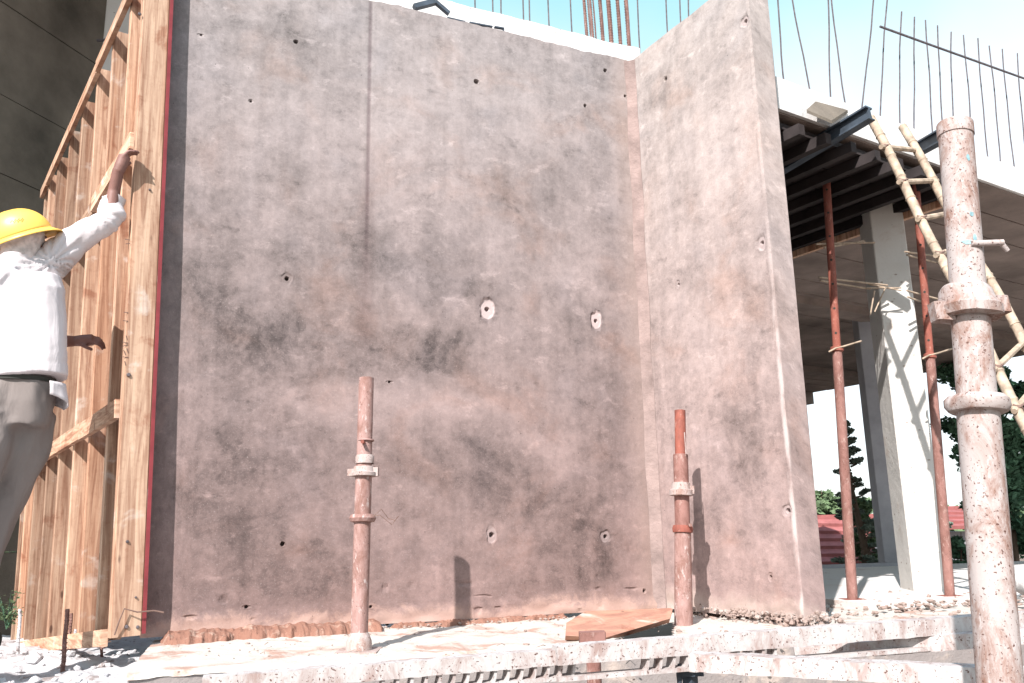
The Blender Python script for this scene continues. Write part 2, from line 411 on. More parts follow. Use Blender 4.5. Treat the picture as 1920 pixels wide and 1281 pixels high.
M['dark'] = mat_simple('shadow_toned_shutter_board', (.032, .026, .026), .85, .5, 4, .4)  # near-black tone puts the shadow under the slab into the boards
M['darkst'] = mat_simple('dark_blue_steel', (.05, .065, .085), .5, .4, 9)
M['bamboo'] = mat_simple('dry_bamboo', (.36, .28, .21), .7, .45, 20)
M['brickred'] = mat_simple('pinkish_red_roof', (.27, .095, .09), .9, .3, 3)
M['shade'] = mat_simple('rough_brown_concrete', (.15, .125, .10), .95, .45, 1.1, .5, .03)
M['leaf'] = mat_simple('green_leaf', (.11, .16, .08), .7, .6, 3.5, 0, .001)
M['leafd'] = mat_simple('dark_green_leaf', (.08, .165, .10), .7, .6, 5, 0, .001)
M['leafb'] = mat_simple('blue_green_needle', (.17, .215, .17), .7, .5, 3.5, 0, .001)
M['bark'] = mat_simple('bark', (.10, .07, .05), .9, .3, 8)
M['hat'] = mat_simple('yellow_hard_hat', (.86, .52, .10), .4, .06, 5, .05, .001, .5)
M['ink'] = mat_simple('dark_ink', (.03, .03, .025), .7, .1, 5)
M['skin'] = mat_simple('brown_skin', (.20, .10, .082), .55, .15, 12, .15, .003, .4)
M['hair'] = mat_simple('grey_head_cloth', (.50, .44, .42), .9, .3, 30, .4)
M['shirt'] = None
M['trouser'] = None

def mat_cloth(name, c, folds, sc):
    t = NT(name); p = t.coord(); n1 = t.noise(t.mapping(p, (1, 1, .55)), 7, 3, .5, 1.2); n2 = t.noise(p, 260, 2)
    f = t.ramp(t.noise(p, 4, 4), .3, .7, .88, 1.06, False)
    x = t.n('ShaderNodeVectorMath', operation='SCALE'); x.inputs[0].default_value = c; t.put(x.inputs['Scale'], f)
    return t.done(x.outputs[0], .9, t.bump(t.math('ADD', n1, t.math('MULTIPLY', n2, .02)), folds, sc))
M['shirt'] = mat_cloth('off_white_shirt_cloth', (.60, .55, .555), .4, .02)
M['trouser'] = mat_cloth('grey_trouser_cloth', (.20, .170, .158), .5, .03)

# ================================================================== SETTING
# ground sheet to the horizon
def sheet(name, mat, x0, x1, y0, y1, nx, ny, zf, kind='structure', uvs=False):
    b = MB()
    for j in range(ny + 1):
        for i in range(nx + 1):
            x = x0 + (x1 - x0) * i / nx; y = y0 + (y1 - y0) * j / ny
            b.v.append(V(x, y, zf(x, y)))
    for j in range(ny):
        for i in range(nx):
            a = j * (nx + 1) + i; b.f.append((a, a + 1, a + nx + 2, a + nx + 1))
    o = b.build(name, mat, smooth='all'); return tag(o, kind=kind)
def gz(x, y):
    d = math.hypot(x, y); return -.75 + .10 * noise.noise(V(x * .3, y * .3, 0)) * min(1, d / 10)
sheet('ground', M['earth'], -400, 400, -60, 740, 90, 90, lambda x, y: -.80)

# ================================================================== MAIN WALL (two leaves meeting in a corner)
wall = empty('concrete_wall', CORNER, 'tall freshly stripped grey-pink concrete wall with a short return leaf meeting it in a corner', 'wall')

def grid_lines(a, b, step, centres, fine=.0035, half=.028):
    xs = set(); n = int((b - a) / step)
    for i in range(n + 1): xs.add(round(a + (b - a) * i / n, 5))
    for c in centres:
        k = -half
        while k <= half:
            if a < c + k < b: xs.add(round(c + k, 5))
            k += fine
    xs = sorted(xs); out = [xs[0]]
    for v in xs[1:]:
        if v - out[-1] > .0016: out.append(v)
    out[-1] = b
    return out

def wall_leaf(name, mat, O, E, N, s0, s1, htop, base, thick, feats, disp, step=.013):
    """feats: (s, z, patch_r, patch_rz, depth, hole_r)"""
    S = grid_lines(s0, s1, step, [f[0] for f in feats]); Z = grid_lines(0, 1, step / 3.5, [])
    hmax = max(htop(s0), htop(s1)) + .05
    Zs = grid_lines(0, hmax, step, [f[1] for f in feats])
    b = MB(); uv = []; ns, nz = len(S), len(Zs)
    for j, zz in enumerate(Zs):
        fz = zz / hmax
        for s in S:
            lo = base(s); hi = htop(s)
            z = lo + (hi - lo) * fz if False else min(max(zz, lo), hi)
            d = disp(s, z)
            for (fs, fzz, pr, prz, dep, hr) in feats:
                ds, dz = s - fs, z - fzz
                if abs(ds) < .12 and abs(dz) < .12:
                    wv = 1 + .25 * noise.noise(V(ds * 40, dz * 40, fs * 9))
                    q = math.hypot(ds / pr, dz / prz) * wv
                    if q < 1.35:
                        t = max(0, min(1, (1.15 - q) / .3)); d -= dep * t * t * (3 - 2 * t)
                        if 1.0 < q < 1.35: d += .0012 * (1 - abs(q - 1.17) / .18)
                    r = math.hypot(ds, dz) / hr * wv
                    if r < 1.2: d -= .035 * max(0, min(1, (1.2 - r) / .4))
            se = .1 + (s - .1) * (1 - max(0, 1 - z / 3.5) * .38) if (AS < 0 and s0 == AS and s < .1) else s   # the pour ends against the leaning panel
            b.v.append(O + E * se + V(0, 0, z) + N * d); uv.append((s, z))
    for j in range(nz - 1):
        for i in range(ns - 1):
            a = j * ns + i
            q = (a, a + 1, a + ns + 1, a + ns)
            if (b.v[q[3]] - b.v[q[0]]).length < 1e-5 and (b.v[q[2]] - b.v[q[1]]).length < 1e-5: continue
            b.f.append(q)
    # sides, top and back
    k = len(b.v)
    for v in [V(0, 0, 0)]: pass
    border = [j * ns for j in range(nz)] + [(nz - 1) * ns + i for i in range(1, ns)] + [j * ns + ns - 1 for j in range(nz - 2, -1, -1)] + [i for i in range(ns - 2, 0, -1)]
    bk = []
    for idx in border:
        b.v.append(b.v[idx] - N * thick); uv.append((uv[idx][0] + .13, uv[idx][1] + .07)); bk.append(len(b.v) - 1)
    n = len(border)
    for i in range(n):
        i2 = (i + 1) % n
        if (b.v[border[i]] - b.v[border[i2]]).length > 1e-6: b.f.append((border[i], border[i2], bk[i2], bk[i]))
    b.f.append(tuple(bk))
    return b.build(name, mat, wall, 'all' if False else True, uv)

def topA(s):  return HA + .078 * (LA - s) / 1.64 + .012 * noise.noise(V(s * 5, 0, 3)) + .008 * noise.noise(V(s * 19, 0, 5)) - (.03 if 0.0 else 0)
def topB(s):  return HA + .008 * noise.noise(V(s * 6, 9, 3))
def dispA(s, z):
    d = .004 * noise.noise(V(s * 1.3, z * 1.3, 0)) + .0018 * noise.noise(V(s * 7, z * 7, 4))
    ds = abs(s - s_seam - .004 * math.sin(z * 2))
    if ds < .012 and z > 1.5: d -= .004 * (1 - ds / .012) * min(1, (z - 1.5))
    if z < .12: d += .012 * (1 - z / .12) * (.5 + noise.noise(V(s * 9, z * 20, 1)))
    h = noise.noise(V(s * 14, z * 30, 7))
    if z < .22 and h > .5: d -= .008 * min(1, (h - .5) * 6)
    return d
def dispB(s, z):
    d = .003 * noise.noise(V(s * 1.3, z * 1.3, 8)) + .0015 * noise.noise(V(s * 7, z * 7, 9))
    e = LB - s
    if e < .06: d += .0035 * math.exp(-((e - .018) / .012) ** 2) * (.6 + .8 * noise.noise(V(0, z * 4, 2)))
    if z < .16:
        d += .015 * (1 - z / .16) * noise.noise(V(s * 12, z * 16, 1))
    return d
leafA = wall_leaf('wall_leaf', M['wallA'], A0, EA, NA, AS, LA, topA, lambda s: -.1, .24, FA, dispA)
leafA['label'] = 'long main leaf with vertical seam and tie holes'
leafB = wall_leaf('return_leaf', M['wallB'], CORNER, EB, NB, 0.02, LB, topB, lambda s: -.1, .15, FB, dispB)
# mortar fillet running down the corner
M['fillet'] = mat_simple('rough_corner_fillet', (.245, .183, .168), .9, .4, 5, .6, .012)
b = MB(); k = 60
for j in range(k + 1):
    z = -.05 + (HA + .04) * j / k; w1 = .052 + .012 * noise.noise(V(0, z * 3, 1)); w2 = .045 + .014 * noise.noise(V(0, z * 3, 5))
    c0 = CORNER + V(0, 0, z)
    b.v += [c0 - EA * w1 + NA * .002, c0 - EA * w1 * .42 + EB * w2 * .36 + NA * .006, c0 + EB * w2 + NB * .002]
for j in range(k):
    for i in range(2):
        a = j * 3 + i; b.f.append((a, a + 1, a + 4, a + 3))
b.build('corner_fillet', M['fillet'], wall, 'all')

# lips and lumps hiding around the wall foot: broken mortar bead
def crumb(b, c, r, fl=1.0):
    m = MB(); n1 = random.random() * 50
    t = (1 + 5 ** .5) / 2
    ico = [(-1, t, 0), (1, t, 0), (-1, -t, 0), (1, -t, 0), (0, -1, t), (0, 1, t), (0, -1, -t), (0, 1, -t), (t, 0, -1), (t, 0, 1), (-t, 0, -1), (-t, 0, 1)]
    fs = [(0, 11, 5), (0, 5, 1), (0, 1, 7), (0, 7, 10), (0, 10, 11), (1, 5, 9), (5, 11, 4), (11, 10, 2), (10, 7, 6), (7, 1, 8), (3, 9, 4), (3, 4, 2), (3, 2, 6), (3, 6, 8), (3, 8, 9), (4, 9, 5), (2, 4, 11), (6, 2, 10), (8, 6, 7), (9, 8, 1)]
    rot = Matrix.Rotation(random.random() * 6, 3, 'Z') @ Matrix.Rotation(random.random() * 6, 3, 'X')
    vs = []
    for v in ico:
        q = rot @ (Vector(v) / 1.9 * r * rnd(.7, 1.25)); q.z *= fl; vs.append(c + q)
    b.add(vs, fs)

# ================================================================== LEDGE / FLOOR AND RUBBLE
lw = [PZ(235, 1290, -.03), PZ(318, 1196, -.03)]
def poly_slab(name, mat, pts, zt, zb, kind=None, root=None, sub=.06, amp=.006):
    """a slab with a gently uneven top over a convex outline"""
    bm = bmesh.new(); vs = [bm.verts.new((p[0], p[1], zt)) for p in pts]; f = bm.faces.new(vs); 
    if f.normal.z < 0: f.normal_flip()
    ext = bmesh.ops.extrude_face_region(bm, geom=[f])
    for v in [g for g in ext['geom'] if isinstance(g, bmesh.types.BMVert)]: v.co.z = zb
    bmesh.ops.recalc_face_normals(bm, faces=bm.faces)
    me = bpy.data.meshes.new(name); bm.to_mesh(me); bm.free(); me.materials.append(mat)
    o = bpy.data.objects.new(name, me); col.objects.link(o)
    if kind: o['kind'] = kind
    return o
# one uneven sheet: concrete ledge in front of the wall
def ledge_sheet():
    b = MB(); nx, ny = 330, 80
    L0, L1 = PZ(236, 1270, -.03), PZ(322, 1192, -.03)      # left edge, near and far
    F1 = PZ(1830, 1168, -.03); F1 = F1 + (F1 - PZ(1090, 1218, -.03)) * 1.0; F0 = V(L0.x, L0.y, -.03)
    back_l = A0 - EA * .05 + NA * -.1; back_r = V(F1.x + .1, 6.2, 0)
    for j in range(ny + 1):
        v = j / ny
        for i in range(nx + 1):
            u = i / nx
            p = (F0.lerp(F1, u)).lerp(back_l.lerp(back_r, u), v)
            x = p.x; y = p.y
            z = -.02 + .012 * noise.noise(V(x * 2, y * 2, 0)) + .007 * noise.noise(V(x * 9, y * 9, 3)) + .004 * noise.noise(V(x * 26, y * 26, 3))
            if v == 0: z -= .02
            b.v.append(V(x, y, z))
    for j in range(ny):
        for i in range(nx):
            a = j * (nx + 1) + i
            q = (b.v[a] + b.v[a + nx + 2]) / 2 - CAM; f_ = q.dot(_F); X = 960 + FPX * q.dot(_Rt) / f_; Y = 640.5 - FPX * q.dot(_Up) / f_
            if 1132 < X < 1262 and 1204 - (X - 1136) * .30 < Y < 1207: continue        # the dark break in the ledge under the board
            b.f.append((a, a + 1, a + nx + 2, a + nx + 1))
    fr_ = list(b.v[:nx + 1]); sd = [b.v[q * (nx + 1)] for q in range(ny + 1)][::-1]; side = sd + fr_[1:]
    w_ = MB(); lv = 7
    for q in range(lv):
        for p in side: w_.v.append(V(p.x, p.y, p.z - .002 - .72 * q / (lv - 1)) + V(0, 1, 0) * (.014 * noise.noise(V(p.x * 6, q * 1.9, 1)) + .01))
    n_ = len(side)
    for q in range(lv - 1):
        for i in range(n_ - 1): w_.f.append((q * n_ + i, (q + 1) * n_ + i, (q + 1) * n_ + i + 1, q * n_ + i + 1))
    tag(w_.build('footing_side', M['footing'], smooth=True), kind='structure')
    o = b.build('pavement', M['ledge'], smooth=True); tag(o, kind='structure'); return o
ledge_sheet()
# rubble bank on the left
def rub_z(x, y):
    z = -.13 - .10 * max(0, (3.2 - y)) + .035 * noise.noise(V(x * 3, y * 3, 1)) + .022 * noise.noise(V(x * 11, y * 11, 2)) + .010 * noise.noise(V(x * 30, y * 30, 5))
    return z - max(0, y - 4.6) * .07
sheet('rubble_bank', M['rubble'], -6.5, -1.02, 1.2, 9.5, 190, 240, rub_z, kind='structure')
b = MB(); random.seed(3)
for i in range(520):
    x = rnd(-2.9, -1.15); y = rnd(2.2, 4.8); 
    r = rnd(.006, .02) if random.random() < .85 else rnd(.02, .045)
    crumb(b, V(x, y, rub_z(x, y) + r * .3), r, .7)
tag(b.build('rubble_stones', M['rubble']), 'loose cement crumbs and stones strewn on the bank under the timber panel', 'rubble', kind='stuff')
# broken crumbs along the foot of the walls
b = MB()
for i in range(260):
    s = rnd(0, LA); c = A0 + EA * s + NA * rnd(.01, .12); crumb(b, V(c.x, c.y, rnd(-.03, -.01)), rnd(.003, .011), .7)
for i in range(520):
    t = random.random() ** .6; s = LB * (.2 + .95 * t); c = CORNER + EB * s + NB * rnd(-.12, .10); crumb(b, V(c.x, c.y, rnd(-.03, .04)), rnd(.003, .017), .8)
for i in range(150):
    c = PZ(rnd(1550, 1830), rnd(1112, 1150), .0); crumb(b, V(c.x, c.y, rnd(-.03, .02)), rnd(.003, .017), .8)
tag(b.build('mortar_crumbs', M['crumb']), 'broken mortar crumbs lying along the foot of the walls', 'rubble', kind='stuff')

# grit, chips and wire ends strewn over the ledge
b = MB(); random.seed(21)
for i in range(420):
    c = PZ(rnd(300, 1830), rnd(1150, 1235), -.02); r_ = rnd(.002, .006) if random.random() < .9 else rnd(.008, .016)
    crumb(b, V(c.x, c.y, -.02 + r_ * .3), r_, .6)
for i in range(26):
    c = PZ(rnd(330, 1500), rnd(1175, 1230), -.01); a = rnd(0, 3.1); l = rnd(.02, .07)
    b.tube([c, c + V(math.cos(a) * l * .5, math.sin(a) * l * .5, .008), c + V(math.cos(a + .5) * l, math.sin(a + .5) * l, .0)], .0016, 4)
tag(b.build('ledge_grit', M['crumb']), 'grit, chips and wire ends strewn over the pale ledge', 'grit', kind='stuff')
# brown mortar kerb at the wall's foot (left half)
def kerb(name, s0, s1, off, w_, h_, mat, label, z0=-.03, seed=0, n=90):
    b = MB(); m_ = 9
    for i in range(n + 1):
        s = s0 + (s1 - s0) * i / n; e = max(0, min(1, i / (n * .03), (n - i) / (n * .03)))
        ww = w_ * (1 + .45 * noise.noise(V(s * 5, seed, 0)) + .25 * noise.noise(V(s * 21, seed, 1))) * (.35 + .65 * e)
        hh = h_ * (1 + .3 * noise.noise(V(s * 9, seed, 2)) + .2 * noise.noise(V(s * 33, seed, 3))) * (.3 + .7 * e)
        for k in range(m_):
            f = k / (m_ - 1); zz = hh * math.sqrt(max(0, 1 - f ** 2.4)); c = A0 + EA * s + NA * (off + ww * f)
            q = V(c.x * 34, c.y * 34, zz * 60 + seed); d = noise.noise(q) * .009 + noise.noise(q * 2.3) * .005
            if k in (0, m_ - 1): d *= .3
            b.v.append(c + V(d * .5, -d, z0 + zz + d * .9))
    for i in range(n):
        for j in range(m_ - 1):
            a = i * m_ + j; b.f.append((a, a + 1, a + m_ + 1, a + m_))
    return tag(b.build(name, mat, base=None, smooth=True), label, 'mortar')
kerb('mortar_strip', -.02, 1.02, .004, .17, .055, M['mortar'], 'rough orange-brown mortar strip along the left foot of the main wall', n=420)
kerb('mortar_strip', 1.06, 2.05, .004, .05, .03, M['mortar'], 'thin crumbled mortar line along the middle of the wall foot', seed=4, n=420)

# ================================================================== TIMBER FORM PANEL
N0 = V(-1.735, 4.05, 0); E = V(-.588, .809, 0).normalized(); NN = V(-E.y, E.x, 0)
if NN.x > 0: NN = -NN
LP = 3.65; HP = 3.52
panel = empty('formwork_panel', N0, 'tall pine-ribbed shuttering panel with a red face at the left end of the wall', 'formwork')
def zb(s): return .012 - .34 * min(1, s / LP) * (1 if s > .3 else s / .3)
# plywood, four sheets side by side
sh = [0, 1.22, 2.44, LP]
for i in range(3):
    a, c = sh[i] + .002, sh[i + 1] - .002
    b = MB(); o = N0 + E * a + NN * 0
    zlo = zb(a) + .03
    b.obox(V(o.x, o.y, zlo), E * (c - a), NN * .014, V(0, 0, HP - zlo))
    b.build('plywood_sheet', M['ply'], panel)
    b = MB(); o2 = o - NN * .0045
    b.obox(V(o2.x, o2.y, zlo), E * (c - a), NN * .004, V(0, 0, HP - zlo))
    b.build('red_film', M['redfilm'], panel)
# red edge strip on the near edge
b = MB(); o = N0 - E * .006 - NN * .0035; b.obox(V(o.x, o.y, .03), E * .0058, NN * .0165, V(0, 0, HP - .03)); b.build('red_edge', M['redfilm'], panel)
ribs = [0.0, .38, .84, 1.34, 1.86, 2.38, 2.90, 3.34, 3.58]
for i, s in enumerate(ribs):
    wv = .048 if i else .055; dv = .112 if i else .130
    o = N0 + E * (s + .001) + NN * .0145; z0 = zb(s) + (.004 if i else .012)
    b = MB(); b.obox(V(o.x, o.y, z0 + .0) + V(rnd(-.004, .004), 0, 0) * (i > 0), E * wv, NN * dv, V(0, 0, HP - rnd(0, .03) - z0), .003)
    b.build('rib', M['wood'], panel)
# doubled studs beside some ribs
for s in (.085, .90):
    o = N0 + E * s + NN * .0145; z0 = zb(s) + .01
    b = MB(); b.obox(V(o.x, o.y, z0), E * .045, NN * rnd(.06, .085), V(0, 0, HP - rnd(.02, .12) - z0), .003); b.build('rib', M['wood'], panel)
# horizontal boards nailed across the ribs
for zc, hh in ((3.44, .075), (2.43, .09), (1.06, .09)):
    s = .07
    while s < LP - .05:
        e2 = min(LP + .02, s + rnd(.9, 1.5)); o = N0 + E * s + NN * (.1285 + (.005 if s < .2 else 0))
        b = MB(); b.obox(V(o.x, o.y, zc - hh / 2 + rnd(-.01, .01)), E * (e2 - s - .006), NN * .028, V(0, 0, hh), .002); b.build('cross_board', M['woodh'], panel); s = e2
b = MB(); o = N0 + E * .09 + NN * .150; p0 = V(o.x, o.y, .02); q = N0 + E * (LP + .02) + NN * .150; p1 = V(q.x, q.y, zb(LP) + .03)
b.bar(p0, p1, .03, .075, bev=.003); b.build('bottom_board', M['woodh'], panel)
# bolt heads and nails on the near stud
for (px, py, r) in ((219, 1175, .009), (240, 1176, .008), (236, 702, .010), (225, 1015, .007), (285, 355, .006), (238, 1120, .005), (275, 25, .009)):
    o = N0 + NN * .09; q = PW(px, py, N0 - E * .0005, NN)
    b = MB(); b.profile(q + E * .002, q - E * .007, [(0, r), (.6, r), (1, r * .7)], 8); b.build('bolt_head', M['rebar'], panel, True)
for (px, py, dx, dy) in ((226, 640, 10, 2), (227, 648, 9, -3), (228, 655, 3, 9), (234, 652, 2, 8), (226, 668, 10, 1), (229, 676, 2, 8), (233, 628, 2, 8), (228, 600, 9, 1), (230, 584, 8, 1), (236, 447, 10, 2), (237, 456, 9, -1)):
    p_, q_ = PW(px, py, N0 - E * .0006, NN), PW(px + dx, py + dy, N0 - E * .0006, NN); b = MB(); b.bar(p_, q_, .0012, .0035, up=(0, 0, 1) if abs(dx) > abs(dy) else tuple(NN)); b.build('pencil_mark', M['wire'], panel)
# wire loop at the foot
b = MB(); W = [PW(196, 1190, N0 - E * .012, NN), PW(205, 1165, N0 - E * .02, NN), PW(216, 1141, N0 - E * .02, NN), PW(240, 1148, N0 - E * .03, NN), PW(272, 1146, N0 - E * .03, NN), PW(290, 1150, N0 - E * .05, NN)]
b.tube(W, .0035, 6); b.build('tie_wire', M['wire'], panel, True)

panel.location.x += .045; panel.rotation_euler = (0, R(-1.5), 0)      # it leans a little to the left while it is being pushed upright

# rebar stubs sticking up out of the rubble beside the panel
def rebar(b, p, q, r, bend=0.0, seg=7, n=8):
    p, q = Vector(p), Vector(q); sd = V(rnd(-1, 1), rnd(-1, 1), 0) * bend
    ph = rnd(0, 3)
    pts = [p.lerp(q, i / n) + sd * math.sin(math.pi * i / n) * (q - p).length + V(math.sin(ph + i * 1.7), 0, 0) * bend * .2 for i in range(n + 1)]
    b.tube(pts, r, seg)
stubs = [(32, 1245, 38, 1142, .008, 'pale cement-coated rebar stub at the far left of the rubble'), (118, 1262, 127, 1142, .010, 'thick rusty rebar stub, taller of the touching pair'),
         (131, 1225, 134, 1150, .008, 'rusty rebar stub behind its thicker neighbour'), (196, 1238, 186, 1108, .0075, 'tallest slanting rebar stub in front of the panel foot'),
         (199, 1200, 198, 1146, .006, 'short thin rebar stub beside the tallest slanting one'), (143, 1220, 142, 1180, .009, 'short pale concrete-capped stub by the touching pair')]
for i, (x0, y0, x1, y1, r, lab) in enumerate(stubs):
    b = MB(); p = PZ(x0, y0, -.15); q = PY(x1, y1, p.y + .02)
    rebar(b, p - V(0, 0, .08), q, r, .01)
    for k in range(14): 
        c = p.lerp(q, (k + .5) / 14); b.profile(c - (q - p) * .008, c + (q - p) * .008, [(0, r), (.5, r * 1.22), (1, r)], 7, False)
    tag(b.build('rebar_stub', M['rebarust'] if i not in (0, 5) else M['rubble'], base=None, smooth=True), lab, 'rebar', 'rebar stubs beside the timber panel')
# small twisted wire around the slanting stub
b = MB(); p = PZ(196, 1238, -.15); c = PY(190, 1205, p.y); 
b.tube([c + V(-.05, 0, .01), c + V(-.02, -.012, 0), c + V(.0, -.014, .004), c + V(.02, -.01, 0), c + V(.05, .0, .004)], .003, 6)
b.tube([c + V(-.02, -.01, .008), c + V(0, .012, .01), c + V(.022, .0, .008)], .003, 6)
tag(b.build('tie_wire', M['wire'], smooth=True), 'short twist of tie wire round the tallest slanting rebar stub', 'wire')

# ================================================================== STEEL PROPS IN FRONT OF THE WALL
def foot_on(b, c, w_=.12): b.obox(V(c.x - w_ / 2, c.y - w_ / 2, c.z - .006), V(w_, 0, 0), V(0, w_, 0), V(0, 0, .008))
def prop_near(name, label, base, top, r_out, r_in, f_split, f_col, f_ring, mat, group):
    base, top = Vector(base), Vector(top); t = empty(name, base, label, 'prop', group); L = (top - base).length; ax = (top - base).normalized()
    A = base; S = base.lerp(top, f_split)
    b = MB(); b.profile(A, S, [(0, r_out * 1.0), (.999, r_out), (1, r_out * .9)], 24); b.build('outer_tube', mat, t, True)
    b = MB(); b.profile(base.lerp(top, f_split - .03), top, [(0, r_in), (.94, r_in), (.95, r_in * .98), (1, r_in * .98)], 24, False)
    b.profile(top, top - ax * .05, [(0, r_in * .98), (.001, r_in * .82), (1, r_in * .8)], 24, False)
    b.build('inner_tube', mat, t, True)
    return t, L, ax
# --- left prop
PR = 'steel props standing in front of the bare wall'
yb = 3.72; B1 = PZ(674, 1252, -.06); B1 = PY(674, 1250, 3.3)
def prop_at(px0, py0, px1, py1, y): return PY(px0, py0, y), PY(px1, py1, y + .02)
base, top = prop_at(672, 1262, 687, 709, 3.72)
base = V(base.x, base.y, -.02); top = PY(687, 709, 3.78)
t, L, ax = prop_near('steel_prop', 'pinkish rusty prop with pale collar standing free in the middle of the wall', base, top, .036, .0335, .66, .7, .5, M['prop'], PR)
def at_py(px, py, y): return PY(px, py, y)
side = ax.cross(V(0, 1, 0)).normalized()
# cast nut collar at y 875-893 with a flared lug, ring at 973
c = PY(683, 884, 3.76)
b = MB(); b.profile(c - ax * .022, c + ax * .02, [(0, .036), (.02, .058), (.35, .060), (.45, .050), (1, .047)], 10)
b.obox(c - ax * .022 - side * .062 + V(0, -.02, 0), side * .030, V(0, .04, 0), ax * .038); b.obox(c - ax * .02 + side * .030 + V(0, -.03, 0), side * .038, V(0, .03, 0), ax * .03)
b.build('collar_nut', M['collar'], t, True)
c = PY(684, 862, 3.76); b = MB(); b.profile(c - ax * .018, c + ax * .02, [(0, .040), (.8, .041), (1, .036)], 20, False); b.build('sleeve', M['collar'], t, True)
c = PY(680, 972, 3.75); b = MB(); b.profile(c - ax * .018, c + ax * .018, [(0, .037), (.1, .052), (.5, .058), (.9, .052), (1, .037)], 24); b.build('ring', M['prop'], t, True)
c = PY(686, 826, 3.76); b = MB(); b.profile(c - ax * .004, c + ax * .004, [(0, .0345), (.3, .037), (1, .0345)], 20); b.build('lip', M['prop'], t, True)
c = PY(681, 829, 3.72) - V(0, .01, 0); b = MB(); b.profile(c - V(0, .012, 0), c + V(0, .09, 0), [(0, .008), (1, .008)], 8); b.build('pin', M['rust'], t, True)
b = MB(); c = base; b.profile(c, c + ax * .07, [(0, .055), (.5, .053), (.8, .045), (1, .037)], 20); b.build('foot_socket', M['collar'], t, True)
b = MB(); foot_on(b, base, .17); b.build('foot_plate', M['collar'], t)
# tie wire twisted on the ring
b = MB(); c = PY(700, 968, 3.72); b.tube([c, PY(715, 955, 3.72), PY(728, 972, 3.74), PY(741, 976, 3.74), PY(747, 968, 3.72)], .0018, 5); b.tube([c, PY(712, 966, 3.70), PY(735, 984, 3.72), PY(744, 972, 3.72)], .0016, 5)
b.build('tie_wire', M['wire'], t, True)
# --- right prop, close to the corner
base = PY(1283, 1222, 4.40); base = V(base.x, base.y, -.12); top = PY(1275, 770, 4.46); yy = 4.42
t = empty('steel_prop', base, 'red rusty telescopic prop standing close to the inner corner', 'prop', PR)
ax = (top - base).normalized(); side = ax.cross(V(0, 1, 0)).normalized()
sp = PY(1276, 852, yy + .02); rg = PY(1280, 993, yy)
b = MB(); b.profile(base, rg, [(0, .047), (1, .041)], 24); b.build('outer_tube', M['prop'], t, True)
b = MB(); b.profile(rg, sp, [(0, .038), (.995, .038), (1, .034)], 24); b.build('middle_tube', M['rustred'], t, True)
b = MB(); b.profile(sp - ax * .03, top, [(0, .0285), (1, .0285)], 24, False); b.profile(top, top - ax * .05, [(0, .0285), (.001, .023), (1, .022)], 24, False); b.build('inner_tube', M['rust'], t, True)
b = MB(); b.obox(PY(1283, 852, yy) + V(0, -.032, 0), V(.004, 0, 0), V(0, .004, 0), V(0, 0, .11)); b.build('slot_edge', M['collar'], t)
c = PY(1277, 918, yy); b = MB(); b.profile(c - ax * .032, c + ax * .034, [(0, .040), (.02, .060), (.4, .060), (.5, .050), (1, .046)], 10)
b.obox(c - ax * .02 - side * .062 + V(0, -.025, 0), side * .03, V(0, .05, 0), ax * .04); b.build('collar_nut', M['collar'], t, True)
b = MB(); b.profile(rg - ax * .016, rg + ax * .02, [(0, .042), (.05, .050), (.6, .052), (1, .047)], 24); b.build('ring', M['rust'], t, True)
c = PY(1290, 985, yy) - V(0, .05, 0); b = MB(); b.profile(c - V(0, .012, 0), c + V(0, .04, 0), [(0, .008), (1, .008)], 8); b.build('pin', M['prop'], t, True)

# --- big near prop at the right edge
YN = 1.5
def N_(px, py): return PY(px, py, YN)
top = PY(1790, 232, 1.52); base = PY(1879, 1330, 1.47)
base2 = base + (base - top).normalized() * .35
t = empty('steel_prop', base2, 'thick cement-spattered prop rising tall in front at the right edge', 'prop')
ax = (top - base2).normalized(); side = ax.cross(V(0, 1, 0)).normalized()
if side.x < 0: side = -side
def onax(py):                                             # the axis point seen at that row
    best = min((abs(0), 0),)
    lo, hi = 0.0, 1.0
    for _ in range(40):
        m_ = (lo + hi) / 2; p = base2.lerp(top, m_); d = p - CAM
        v = d.dot(_Up) / d.dot(_F); y_ = 640.5 - v * FPX
        if y_ > py: lo = m_
        else: hi = m_
    return base2.lerp(top, lo)
c1 = onax(600); c2 = onax(758)
b = MB(); b.profile(base2, c2, [(0, .0345), (1, .0345)], 40); b.build('outer_tube', M['pipe'], t, True)
b = MB(); b.profile(c2, c1, [(0, .0325), (1, .0325)], 40); b.build('threaded_tube', M['pipe'], t, True)
tp = top - ax * .028
b = MB(); b.profile(c1 - ax * .01, tp, [(0, .0305), (1, .0305)], 40, False)
b.profile(tp, top, [(0, .0305), (.02, .0325), (.9, .0325), (1, .031)], 40, False); b.profile(top, top - ax * .06, [(0, .031), (.001, .026), (1, .026)], 40, False)
b.build('inner_tube', M['pipe'], t, True)
# cast nut: upper hexagonal barrel, skirt with a lug on the left
c = onax(585)
def disc(b, c, ax, prof, seg, sx=1.0, off=V(0, 0, 0), rot=0):
    a = side; d = ax.cross(a).normalized(); k = len(b.v); n = len(prof)
    for h, r in prof:
        for j in range(seg):
            an = 2 * math.pi * j / seg + rot
            rr = r * (1 + .035 * math.sin(an * 5 + h * 60))
            b.v.append(c + off + ax * h + a * math.cos(an) * rr * sx + d * math.sin(an) * rr)
    for i in range(n - 1):
        for j in range(seg):
            j2 = (j + 1) % seg; b.f.append((k + i * seg + j, k + i * seg + j2, k + (i + 1) * seg + j2, k + (i + 1) * seg + j))
    b.f.append(tuple(k + j for j in range(seg))[::-1]); b.f.append(tuple(k + (n - 1) * seg + j for j in range(seg)))
axt = (ax + side * -.14).normalized()
b = MB(); disc(b, c, axt, [(-.012, .046), (-.010, .053), (.006, .055), (.014, .049), (.040, .044), (.046, .040)], 32)
